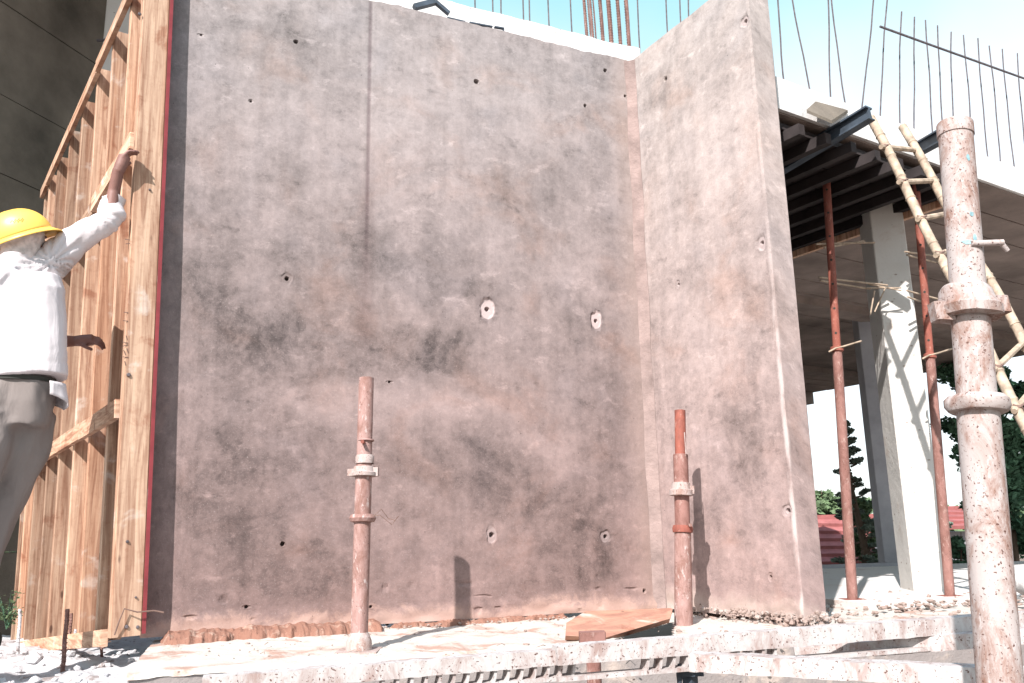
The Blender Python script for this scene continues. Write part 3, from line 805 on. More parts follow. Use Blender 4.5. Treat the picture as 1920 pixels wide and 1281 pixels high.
b.obox(c - side * .066 - axt * .020 + V(0, -.012, 0), side * .035, V(0, .034, 0), axt * .034, .004)
b.obox(c + side * .034 - axt * .004 + V(0, -.034, 0), side * .024, V(0, .03, 0), axt * .03, .004)
b.build('collar_nut', M['pipe'], t, True)
b = MB(); disc(b, c2, ax, [(-.016, .034), (-.014, .047), (-.006, .052), (.006, .052), (.013, .046), (.016, .033)], 36); b.build('ring', M['pipe'], t, True)
p = onax(467)
b = MB(); b.profile(p + V(-.005, -.030, 0), p + side * .052 + V(0, -.034, .004), [(0, .006), (1, .006)], 10)
b.profile(p + side * .046 + V(0, -.034, .006), p + side * .060 + V(0, -.030, -.010), [(0, .005), (1, .0045)], 10); b.build('pin', M['pipe'], t, True)
# flakes of blue paint
for (px, py, rx, ry) in ((1800, 308, 4, 7), (1806, 412, 5, 5), (1800, 464, 12, 5), (1812, 455, 4, 8)):
    q = onax(py); bb = MB(); n = 9; vs = []; k0 = (px - (960 + FPX * (q - CAM).dot(_Rt) / (q - CAM).dot(_F))) * YN / FPX
    for ring_ in (1.0, .5):
        for j in range(n):
            an = 2 * math.pi * j / n; dx = k0 + math.cos(an) * rx * YN / FPX * ring_ * rnd(.7, 1.2); dz = math.sin(an) * ry * YN / FPX * ring_ * rnd(.7, 1.2)
            dx = max(-.028, min(.028, dx)); yy_ = -math.sqrt(.0312 ** 2 - dx * dx)
            vs.append(q + side * dx + V(0, yy_, 0) + ax * dz)
    fs = [(j, (j + 1) % n, n + (j + 1) % n, n + j) for j in range(n)] + [tuple(range(n, 2 * n))]
    bb.add(vs, fs); bb.build('paint_flake', M['blue'], t)

# ================================================================== RIGHT-HAND BUILDING
ZS = 2.75
f0 = PZ(1465, 205, ZS); f1 = PZ(1920, 365, ZS); EF = (f1 - f0); EF.z = 0; LF = EF.length; EF.normalize(); NF = V(EF.y, -EF.x, 0)
build = empty('concrete_frame', V(f0.x, f0.y, 0), 'unfinished concrete frame with a cast slab on pale columns to the right of the wall', 'building')
def vplane(p, q): return
back = -NF
# slab: outline behind the fascia line
sl0 = f0 - EF * .08; 
b = MB(); TH = .20
b.obox(V(sl0.x, sl0.y, ZS), EF * 9.0, back * 7.2, V(0, 0, TH)); b.build('slab', M['slab'], build)
# soffit (board marked), hung 3 mm under the slab as thin decking marks
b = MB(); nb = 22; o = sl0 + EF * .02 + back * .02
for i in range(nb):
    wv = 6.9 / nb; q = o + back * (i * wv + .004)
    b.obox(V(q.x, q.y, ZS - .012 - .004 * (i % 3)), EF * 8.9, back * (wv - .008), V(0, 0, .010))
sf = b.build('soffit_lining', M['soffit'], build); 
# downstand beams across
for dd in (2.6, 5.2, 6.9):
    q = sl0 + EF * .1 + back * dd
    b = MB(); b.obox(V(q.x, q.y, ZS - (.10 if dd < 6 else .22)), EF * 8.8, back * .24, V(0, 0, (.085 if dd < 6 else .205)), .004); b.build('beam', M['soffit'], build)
# columns
def column(px0, py0, px1, y, w_, mat, e=EF, z0=-.02, ztop=ZS - .02):
    p = PY(px0, py0, y); c = V(p.x, p.y, z0); b = MB(); bk = -V(e.y, -e.x, 0)
    b.obox(c, e * w_, bk * w_, V(0, 0, ztop - z0), .008); return b.build('column', mat, build, True)
# front pale column: arris seen at x 1655 (top) .. 1700 (foot)
eC = V(math.cos(R(-10)), math.sin(R(-10)), 0)
arr = PY(1713, 1100, 5.75)
b = MB(); eR = V(math.cos(R(-8)), math.sin(R(-8)), 0); eL = V(-math.sin(R(-8)), math.cos(R(-8)), 0)
c = V(arr.x, arr.y, -.02); b.obox(c, eR * .225, eL * .30, V(0, 0, ZS - .02), .006); cf = b.build('column', M['column'], build, True); cf['label'] = 'front white column in the sun'
# capital board where column meets beam
column(1660, 1070, 0, 9.3, .24, M['colgrey'], V(math.cos(R(-8)), math.sin(R(-8)), 0))
# left upper grey nib beside column
p = PY(1620, 400, 6.3)
# low dark wall at the back
p0 = PY(1535, 1068, 9.0); p1 = PY(1760, 1060, 9.6)
b = MB(); b.bar(V(p0.x - 1, p0.y - .1, -.06), V(p1.x, p1.y, -.06), .25, .12); b.build('plinth', M['soffit'], build)
b = MB(); b.bar(V(p0.x - 1, p0.y - .25, .02), V(p1.x, p1.y - .15, .02), .10, .045); b.build('plinth_cap', M['colgrey'], build)
# floor of the frame
q = PZ(1480, 1101, .03); 
b = MB(); fl0 = V(1.95, 4.95, 0); flE = V(math.cos(R(17)), math.sin(R(17)), 0); flB = V(-flE.y, flE.x, 0)
b.obox(V(fl0.x, fl0.y, -.30), flE * 7, flB * 3.4, V(0, 0, .315), .006); b.build('floor', M['pale'], build)
# rough mortar line on the floor edge
b = MB()
for i in range(220):
    c = fl0 + flE * rnd(.0, 2.6) - flB * rnd(0, .14); crumb(b, V(c.x, c.y, rnd(-.03, .02)), rnd(.006, .025), .5)
tag(b.build('mortar_spill', M['crumb']), 'orange-brown mortar spill along the edge of the frame floor', 'mortar', kind='stuff')

# dark shuttering still hanging under the left part of the slab
fw = empty('slab_shuttering', V(f0.x, f0.y, 0), 'shadow-toned shuttering boards hanging under the left end of the slab', 'formwork')
pa = PZ(1500, 460, ZS); pb = PZ(1690, 350, ZS); dl = (pb - pa); dl.z = 0; dl.normalize()
fe = f0 + EF * ((pb - f0).dot(EF))
wd = (V(fe.x, fe.y, 0) - V(sl0.x, sl0.y, 0)).length
nbd = 9
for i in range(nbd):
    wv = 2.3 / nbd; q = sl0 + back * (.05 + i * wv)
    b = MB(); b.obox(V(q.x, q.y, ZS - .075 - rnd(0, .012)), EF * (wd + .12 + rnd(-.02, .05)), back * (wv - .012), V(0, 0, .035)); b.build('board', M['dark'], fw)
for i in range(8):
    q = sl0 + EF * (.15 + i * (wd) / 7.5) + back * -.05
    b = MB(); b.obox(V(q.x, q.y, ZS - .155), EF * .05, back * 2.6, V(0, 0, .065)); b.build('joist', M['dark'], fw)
# edge board along its right side
q = fe + EF * .10 + back * .1
b = MB(); b.obox(V(q.x, q.y, ZS - .20), EF * .035, back * 2.6, V(0, 0, .17)); b.build('edge_board', M['wood'], fw)
# pale fascia sheets above edge
def steel_beam(label, p, q, h=.09):
    b = MB(); p, q = Vector(p), Vector(q); d = (q - p).normalized(); sd = d.cross(V(0, 0, 1)).normalized(); u = sd.cross(d).normalized()
    for k, (w_, hh, off) in enumerate(((.06, .010, h / 2), (.012, h - .01, 0), (.06, .010, -h / 2))):
        b.bar(p + u * off, q + u * off, w_, hh)
    return tag(b.build('steel_beam', M['darkst'], base=None), label, 'beam', 'dark steel beams under the slab')
steel_beam('dark blue steel beam poking out beside the head of the ladder', PZ(1632, 212, ZS - .02), PZ(1468, 318, ZS - .13) + back * .2, .075)
steel_beam('dark blue steel beam whose end shows beside the top of the near prop', PY(1768, 254, 4.75), PY(1700, 292, 5.3), .07)
# grey board lying on the slab edge
b = MB(); p = [PY(1513, 212, 4.30), PY(1530, 196, 4.55), PY(1590, 212, 4.75), PY(1560, 232, 4.45)]
b.add(p + [v + V(0, 0, .02) for v in p], [(0, 1, 2, 3), (7, 6, 5, 4), (0, 4, 5, 1), (1, 5, 6, 2), (2, 6, 7, 3), (3, 7, 4, 0)])
tag(b.build('grey_board', M['shade'], base=None), 'small grey board tilted on the near corner of the slab', 'board')

# adjustable props under the slab
def slab_prop(label, x0, y0, x1, y1, depth, pin_y, w_=.030):
    base = PY(x1, y1, depth); base.z = max(base.z, .015); base = PY(x1, y1, depth)
    top = PY(x0, y0, depth); base = V(base.x, base.y, .015)
    t = empty('slab_prop', base, label, 'prop', 'red adjustable props under the slab')
    k = (PY(x0 + (x1 - x0) * (pin_y - y0) / (y1 - y0), pin_y, depth).z - base.z) / (top.z - base.z)
    sp = base.lerp(top, k); ax = (top - base).normalized()
    b = MB(); b.profile(base, sp, [(0, w_), (1, w_)], 16); b.build('outer_tube', M['rustred'], t, True)
    b = MB(); b.profile(sp - ax * .05, top, [(0, w_ * .82), (1, w_ * .82)], 16); b.build('inner_tube', M['rust'], t, True)
    L = (top - sp).length; 
    for i in range(int(L / .16)):
        c = sp + ax * (.1 + i * .16); d = (CAM - c).normalized(); d.z = 0; d.normalize()
        b = MB(); b.profile(c + d * (w_ * .7), c + d * (w_ * .86), [(0, .0075), (1, .0075)], 8); b.build('pin_hole', M['ink'], t)
    b = MB(); b.profile(sp - ax * .02, sp + ax * .02, [(0, w_), (.2, w_ * 1.35), (.8, w_ * 1.35), (1, w_ * .8)], 16); b.build('collar', M['rust'], t, True)
    b = MB(); b.tube([sp + V(-.06, -.02, -.02), sp + V(-.02, -w_ * 1.2, .0), sp + V(.03, -w_ * 1.2, .01), sp + V(.15, -.02, .045)], .006, 6); b.build('pin', M['bamboo'], t, True)
    b = MB(); foot_on(b, base, .12); b.build('foot_plate', M['rust'], t)
    b = MB(); foot_on(b, top, .13); b.build('head_plate', M['rust'], t)
slab_prop('red adjustable prop standing just right of the wall end', 1546, 285, 1596, 1098, 5.25, 655, .030)
slab_prop('red adjustable prop between the white column and the near prop', 1713, 300, 1779, 1100, 5.35, 668, .029)

# thin rods clamped round the white column
rods = [('bright thin rod through the white column, uppermost', 1530, 458, 1640, 455), ('thin rod end crossing just below the uppermost one', 1545, 465, 1620, 452),
        ('thin rod pointing left from the column at its lower clamp', 1535, 520, 1665, 535), ('lower of the two thin rods left of the column clamp', 1537, 526, 1632, 542),
        ('thin rod right of the column beside the second prop', 1700, 478, 1755, 492), ('thin rod slanting right from the column at lower clamp', 1700, 545, 1790, 570),
        ('thin rod below the other right of the column', 1702, 557, 1775, 582), ('thin rod crossing behind the ladder at its middle', 1696, 472, 1790, 486)]
for lab, a, c, d_, e_ in rods:
    b = MB(); dp = 5.55 if a < 1690 else 5.62
    rebar(b, PY(a, c, dp - .1), PY(d_, e_, dp + .08), .007, .01, 6, 5); tag(b.build('clamp_rod', M['bamboo'], base=None, smooth=True), lab, 'rod', 'thin rods clamped round the white column')
b = MB(); a0 = PY(1630, 535, 5.62); 
for p, q in (((1640, 545), (1632, 590)), ((1660, 540), (1640, 585)), ((1625, 540), (1690, 540)), ((1628, 533), (1690, 545))):
    b.tube([PY(*p, 5.60), PY(*q, 5.60)], .005, 6)
tag(b.build('column_clamp', M['bamboo'], base=None, smooth=True), 'twisted wire clamp hanging on the lit face of the white column', 'clamp')

# bamboo ladder against the slab
lad = empty('bamboo_ladder', PY(1960, 870, 3.9), 'pale bamboo ladder leaning on the slab edge behind the near prop', 'ladder')
def bam(b, p, q, r, n=14):
    pts = []; rad = []; p, q = Vector(p), Vector(q)
    for i in range(n + 1):
        c = p.lerp(q, i / n) + V(.008 * math.sin(i * .9), 0, .004 * math.cos(i * 1.3)); pts.append(c); rad.append(r)
        if i < n:
            for k, rr in ((.86, 1.0), (.93, 1.16), (.97, 1.0)):
                pts.append(p.lerp(q, (i + k) / n) + V(.008 * math.sin((i + k) * .9), 0, 0)); rad.append(r * rr)
    b.tube(pts, rad, 10)
s1a, s1b = PY(1632, 222, 4.62), PY(1960, 868, 3.95)
s2a, s2b = PY(1692, 238, 4.85), PY(2010, 800, 4.2)
for a_, b_ in ((s1a, s1b), (s2a, s2b)):
    b = MB(); bam(b, a_, b_, .0245); b.build('stile', M['bamboo'], lad, True)
for k in (.105, .225, .345, .455, .565, .665, .77, .87):
    p = s1a.lerp(s1b, k); q = s2a.lerp(s2b, k - .01); d = (q - p).normalized()
    b = MB(); b.tube([p - d * .05, p, q, q + d * .06], [.014, .016, .015, .013], 8); b.build('rung', M['bamboo'], lad, True)
    b = MB(); 
    for sgn in (-1, 1): b.tube([p + V(-.026, -.01, .012 * sgn), p + V(0, -.026, 0), p + V(.024, -.01, -.012 * sgn)], .006, 6)
    b.build('lashing', M['wire'], lad, True)

# ---- rebars over the slab
words = 'first second third fourth fifth sixth seventh eighth ninth tenth eleventh twelfth thirteenth fourteenth fifteenth sixteenth seventeenth eighteenth nineteenth'.split()
G = 'starter bars sticking up from the right-hand slab'
bars = [(1458, -30, 1473, 170), (1478, -40, 1523, 188), (1552, -60, 1556, 140), (1556, -30, 1586, 195), (1640, -20, 1616, 190), (1664, -10, 1655, 160), (1690, 22, 1689, 212),
        (1714, 32, 1714, 225), (1735, 38, 1747, 240), (1758, 48, 1768, 236), (1783, 60, 1792, 250), (1806, 66, 1820, 255), (1833, 72, 1850, 268), (1855, 86, 1872, 270), (1879, 92, 1898, 278), (1907, 100, 1922, 262), (1932, 108, 1950, 285)]
ftop = ZS + TH
for i, (x0, y0, x1, y1) in enumerate(bars):
    b = MB(); d = ray(x1, y1); dp = 4.75 + i * .075
    bot = PY(x1, y1, dp); tp_ = PY(x0, y0, dp)
    bot = bot - (tp_ - bot).normalized() * max(0, (bot.z - ftop) + .05)
    rebar(b, bot, tp_, .0052, .011, 6, 7)
    tag(b.build('starter_bar', M['rebar'], base=None, smooth=True), 'thin dark starter bar, %s from the left in the row on the right-hand slab' % words[i], 'rebar', G)
b = MB(); rebar(b, PY(1650, 50, 5.0), PY(1990, 172, 6.0), .008, .004, 6, 8)
tag(b.build('cross_bar', M['rebar'], base=None, smooth=True), 'long greenish bar tied slanting across the starter bars at the right', 'rebar')

# ================================================================== BEHIND THE MAIN WALL
# pale upstand seen over the top of the wall
u0, u1 = PY(690, -60, 5.3), PY(1222, 128, 6.2)
up = empty('upper_slab', V(u0.x, u0.y, HA), 'bright white slab edge showing over the top of the main wall', 'slab')

b = MB(); pts = []; n = 60; 
for i in range(n + 1):
    s = .35 + (LA - .10) * i / n; c = A0 + EA * s - NA * .30
    h = 3.94 - .15 * max(0, s) / LA + .02 * noise.noise(V(s * 4, 0, 0)) + .008 * noise.noise(V(s * 17, 0, 4))
    b.v += [V(c.x, c.y, 3.2), V(c.x, c.y, h), V(c.x, c.y, h) - NA * .9 + V(0, 0, -.01), V(c.x, c.y, 3.2) - NA * .9]
for i in range(n):
    for j in range(4):
        a = i * 4 + j; a2 = i * 4 + (j + 1) % 4; b.f.append((a, a2, a2 + 4, a + 4))
b.f.append((0, 1, 2, 3)); b.f.append((4 * n + 3, 4 * n + 2, 4 * n + 1, 4 * n))
b.build('slab_edge', M['slab'], up, True)
# boards and angle lying on the wall top
b = MB(); pA, pB = sA(772, 14), sA(812, 6)
def onA(px, py, off): p = PW(px, py, A0 - NA * off, EA); return p
b.bar(onA(776, 14, .05), onA(815, 4, .05), .04, .03); b.bar(onA(815, 3, .05), onA(842, 26, .05), .03, .02)
tag(b.build('bent_strip', M['darkst'], base=None), 'bent dark steel strip lying on top of the wall', 'strip')
b = MB(); b.bar(onA(838, 34, .02), onA(872, 42, .02), .02, .008); b.bar(onA(880, 43, .02), onA(923, 51, .02), .02, .008); b.bar(onA(927, 51, .02), onA(944, 54, .02), .02, .008); b.bar(onA(944, 54, .02), onA(944, 64, .02), .015, .008)
tag(b.build('flat_bar', M['darkst'], base=None), 'thin dark flat bar hooked along the wall top', 'bar')
# column starter cage
cage = [(1095, .011, 'rust'), (1107, .008, 'r'), (1125, .013, 'r'), (1141, .016, 'rust'), (1158, .013, 'rust'), (1174, .014, 'r'), (1102, .006, 'r'), (1112, .005, 'r')]
for i, (px, r, kind) in enumerate(sorted(cage)):
    y1 = 88 + (px - 1095) * .32; dp = 5.75 + .05 * (i % 2)
    b = MB(); rebar(b, PY(px + 9, y1 + 22, dp), PY(px - 6, -70, dp), r, .004, 8, 8)
    q0, q1 = PY(px + 9, y1 + 22, dp), PY(px - 6, -70, dp)
    for k in range(40):
        c = q0.lerp(q1, (k + .5) / 40); dd = (q1 - q0) * .006; b.profile(c - dd, c + dd, [(0, r), (.5, r * 1.18), (1, r)], 8, False)
    tag(b.build('column_bar', M['rebarust'], base=None, smooth=True), 'rusty column bar, %s from the left in the bundle over the corner' % words[i], 'rebar', 'bundle of column bars over the corner')
back_bars = [(780, -30, 800, 8), (888, -20, 892, 14), (921, -20, 925, 22), (937, -20, 940, 26), (977, -20, 983, 40), (990, -20, 994, 44), (1023, -20, 1031, 52), (1065, -20, 1074, 63), (1192, -20, 1202, 98), (1245, -20, 1253, 60), (1271, -20, 1278, 40), (1288, -20, 1292, 28)]
for i, (x0, y0, x1, y1) in enumerate(back_bars):
    dp = 6.3; b = MB(); p, q = PY(x1, y1 + 40, dp), PY(x0, y0 - 60, dp); rebar(b, p, q, .006, .004, 6, 6)
    tag(b.build('starter_bar', M['rebar'], base=None, smooth=True), 'thin starter bar, %s from the left behind the top of the walls' % words[i], 'rebar', 'starter bars behind the top of the walls')

# ================================================================== SHADED BUILDING AT THE LEFT
lb = empty('shaded_building', V(-5.2, 7.4, 0), 'dark shaded concrete building behind the worker with a pale corner column', 'building')
dw = V(.30, .954, 0).normalized(); w0 = V(-4.9, 6.6, 0) - dw * 3
nw = V(dw.y, -dw.x, 0)
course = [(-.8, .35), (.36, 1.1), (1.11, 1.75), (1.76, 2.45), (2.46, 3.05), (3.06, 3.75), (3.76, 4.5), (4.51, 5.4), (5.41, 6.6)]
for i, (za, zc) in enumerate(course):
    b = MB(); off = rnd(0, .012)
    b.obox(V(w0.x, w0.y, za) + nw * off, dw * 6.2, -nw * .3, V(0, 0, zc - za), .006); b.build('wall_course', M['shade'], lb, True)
b = MB(); q = w0 + dw * 1.2; b.obox(V(q.x, q.y, 6.62), dw * 6, nw * 2.6, V(0, 0, .2)); b.build('sky_block_slab', M['shade'], lb)  # unseen slab added overhead to block sky light from the wall
p = PY(178, 240, 7.9)
# dark back wall seen left of the column
pc = PY(181, 200, 7.6)
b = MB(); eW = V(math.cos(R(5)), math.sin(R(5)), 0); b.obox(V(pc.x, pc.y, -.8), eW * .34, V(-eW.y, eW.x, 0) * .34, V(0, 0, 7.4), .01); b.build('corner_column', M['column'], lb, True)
b = MB(); p0, p1 = PY(182, 76, 7.45), PY(234, 73, 7.45); b.tube([p0, p1], .014, 8); b.build('tie_bar', M['rebar'], lb, True)

# ================================================================== FOREGROUND SPANS (telescopic lattice beams)
def span(label, p, q, depth_h, lace, wd=.05):
    """white cement-caked steel span: flat face, lower chord, bent lacing between"""
    p, q = Vector(p), Vector(q); t = empty('steel_span', p, label, 'beam', 'cement-caked steel spans lying across the foreground')
    d = (q - p); L = d.length; d.normalize(); sd = d.cross(V(0, 0, 1)).normalized(); u = sd.cross(d)
    b = MB(); n = 90; prof = [(-.5, -.5), (-.5, .5), (.5, .5), (.5, -.5)]
    for i in range(n + 1):
        c = p + d * (L * i / n); k = noise.noise(V(i * .37, p.x, 0)); k2 = noise.noise(V(i * 1.1, p.y, 3))
        for a_, e_ in prof: b.v.append(c + sd * wd * a_ + u * (lace[0] * e_ + .0022 * k * (1 if e_ > 0 else -1) + .001 * k2))
    for i in range(n):
        for j in range(4):
            a = i * 4 + j; a2 = i * 4 + (j + 1) % 4; b.f.append((a, a + 4, a2 + 4, a2))
    b.f.append((0, 1, 2, 3)); b.f.append((4 * n + 3, 4 * n + 2, 4 * n + 1, 4 * n))
    b.build('top_flange', M['rail'], t, True)
    if lace[1]:
        lo = -u * (lace[0] / 2 + depth_h)
        b = MB(); b.bar(p + lo, q + lo, wd * .9, .010); b.build('bottom_chord', M['rail'], t)
        s = lace[2]
        while s < min(L, lace[3]):
            c = p + d * s - u * (lace[0] / 2 - .001); b = MB()
            pts = [c + d * (.012 * math.sin(k / 6 * 1.5)) - u * depth_h * k / 6 + d * (-.020 * (k / 6)) for k in range(7)]
            for k in range(6): b.bar(pts[k] - u * 0, pts[k + 1], wd * .8, .007, up=tuple(d))
            b.build('lacing', M['rail'], t, True); s += lace[1]
    return t
DR = 2.25
def fr(px, py, y=DR): return PY(px, py, y)
span('long white span running across under both wall props', fr(380, 1284, 2.02), fr(1090, 1227, 2.28), .032, (.036, .034, .40, .88))
span('white span continuing right from the brick block to the near prop', fr(1040, 1228, 2.24), fr(1990, 1156, 2.62), .034, (.044, .036, .24, .62))
span('lower white span sloping down to the right in the bottom corner', fr(1296, 1240, 2.28), fr(2010, 1276, 1.95), .03, (.042, 0, 0, 0), .06)
span('white span crossing under the upper one beside the near prop', fr(1490, 1226, 2.60), fr(1990, 1186, 2.42), .03, (.040, 0, 0, 0), .05)

# peach board tilted by the right prop, brick block, void under
b = MB(); f = lambda px, py, y: PY(px, py, y)
pts = [f(1062, 1168, 3.9), f(1098, 1146, 4.15), f(1262, 1140, 4.35), f(1256, 1160, 4.2), f(1135, 1196, 3.85), f(1060, 1192, 3.8)]
top_ = [v + V(0, 0, .0) for v in pts]; bot_ = [v + V(0, .03, -.022) for v in pts]
b.add(top_ + bot_, [(0, 1, 2, 3, 4, 5)[::-1], (6, 7, 8, 9, 10, 11)] + [(i, (i + 1) % 6, 6 + (i + 1) % 6, 6 + i) for i in range(6)])
tag(b.build('broken_board', M['peach'], base=None), 'broken orange board wedged between the wall foot and the right prop', 'board')
b = MB(); p0 = PY(1088, 1213, 3.0); b.obox(p0, V(.088, .01, 0), V(0, .06, 0), V(0, 0, .044), .003)
tag(b.build('brick_piece', M['rustred'], base=None), 'small dull red block standing on the span below the orange board', 'block')
# dark pit below the board
b = MB(); pts = [PZ(1140, 1200, -.0), PZ(1262, 1162, .0), PZ(1262, 1215, .0), PZ(1130, 1215, .0)]
# below the spans
b = MB(); p0 = PY(1113, 1241, 2.45); b.profile(V(p0.x, p0.y, p0.z - .7), p0 + V(0, 0, .01), [(0, .020), (1, .020)], 16); tag(b.build('rusty_post', M['rustred'], base=None, smooth=True), 'short red rusty post carrying the white span from below', 'post')
b = MB(); p0 = PY(1293, 1256, 2.35); b.profile(V(p0.x, p0.y, p0.z - .7), p0 - V(0, 0, .012), [(0, .020), (1, .020)], 4); b.obox(p0 + V(-.030, -.03, -.012), V(.06, 0, 0), V(0, .06, 0), V(0, 0, .012)); b.profile(p0 + V(-.032, -.02, -.03), p0 + V(-.028, -.02, .018), [(0, .006), (.5, .009), (1, .006)], 8)
tag(b.build('jack_post', M['darkst'], base=None, smooth=True), 'dark square jack post with a pale cap under the span ends', 'post')

# ================================================================== DISTANCE AT THE RIGHT
def roof_house(label, x0, x1, yt, yb, depth, courses):
    c = PY((x0 + x1) / 2, 980, depth); t = empty('red_roofed_house', V(c.x, c.y, -.8), label, 'house', 'red roofed houses in the distance')
    L, Rr = PY(x0, yt, depth + 1.2), PY(x1, yt + 2, depth + 1.2); l2, r2 = PY(x0, yb, depth), PY(x1, yb - 4, depth)
    for i in range(courses):
        a, c_ = i / courses, (i + .93) / courses
        p = [l2.lerp(L, a), r2.lerp(Rr, a), r2.lerp(Rr, c_), l2.lerp(L, c_)]; lift = V(0, -.03, .05)
        b = MB(); vs = [p[0] + lift, p[1] + lift, p[2], p[3]]; b.add(vs + [v + V(0, .02, -.08) for v in vs], [(0, 1, 2, 3), (7, 6, 5, 4), (0, 4, 5, 1), (1, 5, 6, 2), (2, 6, 7, 3), (3, 7, 4, 0)])
        b.build('tile_course', M['brickred'], t)
    b = MB(); b.obox(V(l2.x + .1, l2.y + .3, -.8), V(r2.x - l2.x - .2, 0, 0), V(0, 3, 0), V(0, 0, l2.z + .8 - .08)); b.build('wall', M['colgrey'], t)
    b = MB(); b.obox(V(L.x, L.y, L.z - .1), V(Rr.x - L.x, 0, 0), V(0, .25, 0), V(0, 0, .16)); b.build('ridge', M['brickred'], t)
roof_house('low red-roofed house seen under the slab left of the white column', 1500, 1640, 972, 1090, 17, 8)
roof_house('red-roofed house glimpsed right of the white column', 1735, 1860, 955, 992, 20, 4)
def tree(label, x, ybase, ytop, depth, wpx, mat, n, leaf, kind, cone=False, seed=1):
    random.seed(seed); c = PY(x, ybase, depth); base = V(c.x, c.y, -.8); top = PY(x, ytop, depth); wdt = wpx * depth / FPX
    t = empty(kind, base, label, 'tree', 'trees beyond the building site'); H = top.z - base.z
    zb_ = PY(x, ybase, depth).z
    b = MB(); tops = V(base.x + rnd(-.1, .1), base.y, base.z + H * .93)
    b.tube([base, base.lerp(tops, .3) + V(.06, 0, 0), base.lerp(tops, .65) - V(.05, 0, 0), tops], [.022 * H, .017 * H, .011 * H, .003 * H], 8); b.build('trunk', M['bark'], t, True)
    limbs = MB(); blobs = []
    nl = 46 if cone else 26
    for i in range(nl):
        f = .22 + .75 * (i + .5) / nl; a = rnd(0, 6.28); 
        rr = wdt * ((1 - f) * 1.25 + .06 if cone else (.35 + .65 * math.sin(math.pi * min(1, (f - .1) * 1.05)))) * rnd(.55, 1.05)
        s = base.lerp(tops, f * (.95 if cone else .85)); e = s + V(math.cos(a) * rr, math.sin(a) * rr, (rnd(-.02, .06) if cone else rnd(.02, .22)) * H * .6)
        limbs.tube([s, s.lerp(e, .5) + V(0, 0, -.03), e], [.006 * H, .004 * H, .002 * H], 5)
        m = 3 if cone else 4
        for k in range(m): blobs.append((s.lerp(e, .4 + .6 * (k + 1) / m), (.17 if cone else .38) * wdt * rnd(.5, 1)))
    limbs.build('limb', M['bark'], t, True)
    lf = MB(); per = n // len(blobs)
    for c_, r in blobs:
        for k in range(per):
            d = V(random.gauss(0, 1), random.gauss(0, 1), random.gauss(0, .55)); d = d.normalized() * r * random.random() ** .45
            d.z *= .6; p = c_ + d; s_ = leaf * rnd(.6, 1.4)
            u_ = V(rnd(-1, 1), rnd(-1, 1), rnd(-.6, .6)).normalized(); v_ = u_.cross(V(rnd(-1, 1), rnd(-1, 1), rnd(-1, 1))).normalized()
            kk = len(lf.v); lf.v += [p - u_ * s_, p + v_ * s_ * .45, p + u_ * s_, p - v_ * s_ * .45]; lf.f.append((kk, kk + 1, kk + 2, kk + 3))
    lf.build('crown', mat, t)
tree('feathery blue-green conifer seen through the gap under the slab', 1622, 1085, 735, 13, 56, M['leafb'], 16000, .026, 'conifer_tree', True, 3)
tree('low rounded olive-green tree left of the conifer', 1560, 1080, 905, 21, 60, M['leaf'], 7000, .10, 'round_tree', False, 4)
tree('leafy green bush-like tree hiding part of the red roof', 1632, 1085, 905, 14.5, 38, M['leaf'], 11000, .038, 'leafy_tree', False, 5)
tree('thin tree showing just right of the white column', 1762, 1085, 870, 16, 24, M['leafb'], 4500, .04, 'slender_tree', False, 6)
tree('big dark green tree behind the near prop', 1905, 1120, 560, 12, 110, M['leafd'], 42000, .042, 'broad_tree', False, 7)
tree('dark tree beyond the right edge of the frame', 2010, 1120, 640, 14, 120, M['leafd'], 12000, .08, 'broad_tree', False, 8)
tree('green shrub-like tree under the right roof', 1815, 1090, 985, 12, 30, M['leafd'], 4000, .05, 'shrubby_tree', False, 9)
random.seed(11)
# distant hedge, one mass to the horizon
b = MB()
for i in range(26000):
    a = rnd(-1.1, 1.1); r_ = 60 + rnd(0, 18); x = math.sin(a) * r_; y = math.cos(a) * r_; z = -.8 + random.random() ** .8 * (2.3 + 1.3 * noise.noise(V(a * 9, 0, 0)))
    s_ = rnd(.2, .5); u_ = V(rnd(-1, 1), rnd(-1, 1), rnd(-1, 1)).normalized(); v_ = u_.cross(V(rnd(-1, 1), rnd(-1, 1), rnd(-1, 1))).normalized(); p = V(x, y, z)
    k = len(b.v); b.v += [p - u_ * s_, p + v_ * s_ * .5, p + u_ * s_, p - v_ * s_ * .5]; b.f.append((k, k + 1, k + 2, k + 3))
tag(b.build('far_woodland', M['leaf']), 'far belt of trees along the horizon', 'woodland', kind='stuff')
# weed by the worker's boot
random.seed(5)
c = PZ(12, 1180, -.16); wd_ = empty('leafy_weed', V(c.x, c.y, c.z), 'small green weed growing at the bottom left by the panel foot', 'plant')
b = MB(); st = MB()
for i in range(16):
    a = rnd(0, 6.28); tip = c + V(math.cos(a) * rnd(.03, .11), math.sin(a) * .08, rnd(.08, .30)); st.tube([c, c.lerp(tip, .5) + V(0, 0, .03), tip], [.003, .0025, .001], 5)
    for k in range(14):
        p = c.lerp(tip, rnd(.25, 1)) + V(rnd(-.03, .03), rnd(-.03, .03), rnd(-.02, .02)); s_ = rnd(.008, .018); u_ = V(rnd(-1, 1), rnd(-1, 1), rnd(-.4, .6)).normalized(); v_ = u_.cross(V(rnd(-1, 1), rnd(-1, 1), 1)).normalized()
        kk = len(b.v); b.v += [p - u_ * s_, p + v_ * s_ * .6, p + u_ * s_, p - v_ * s_ * .6]; b.f.append((kk, kk + 1, kk + 2, kk + 3))
st.build('stem', M['leafd'], wd_, True); b.build('leaves', M['leaf'], wd_)
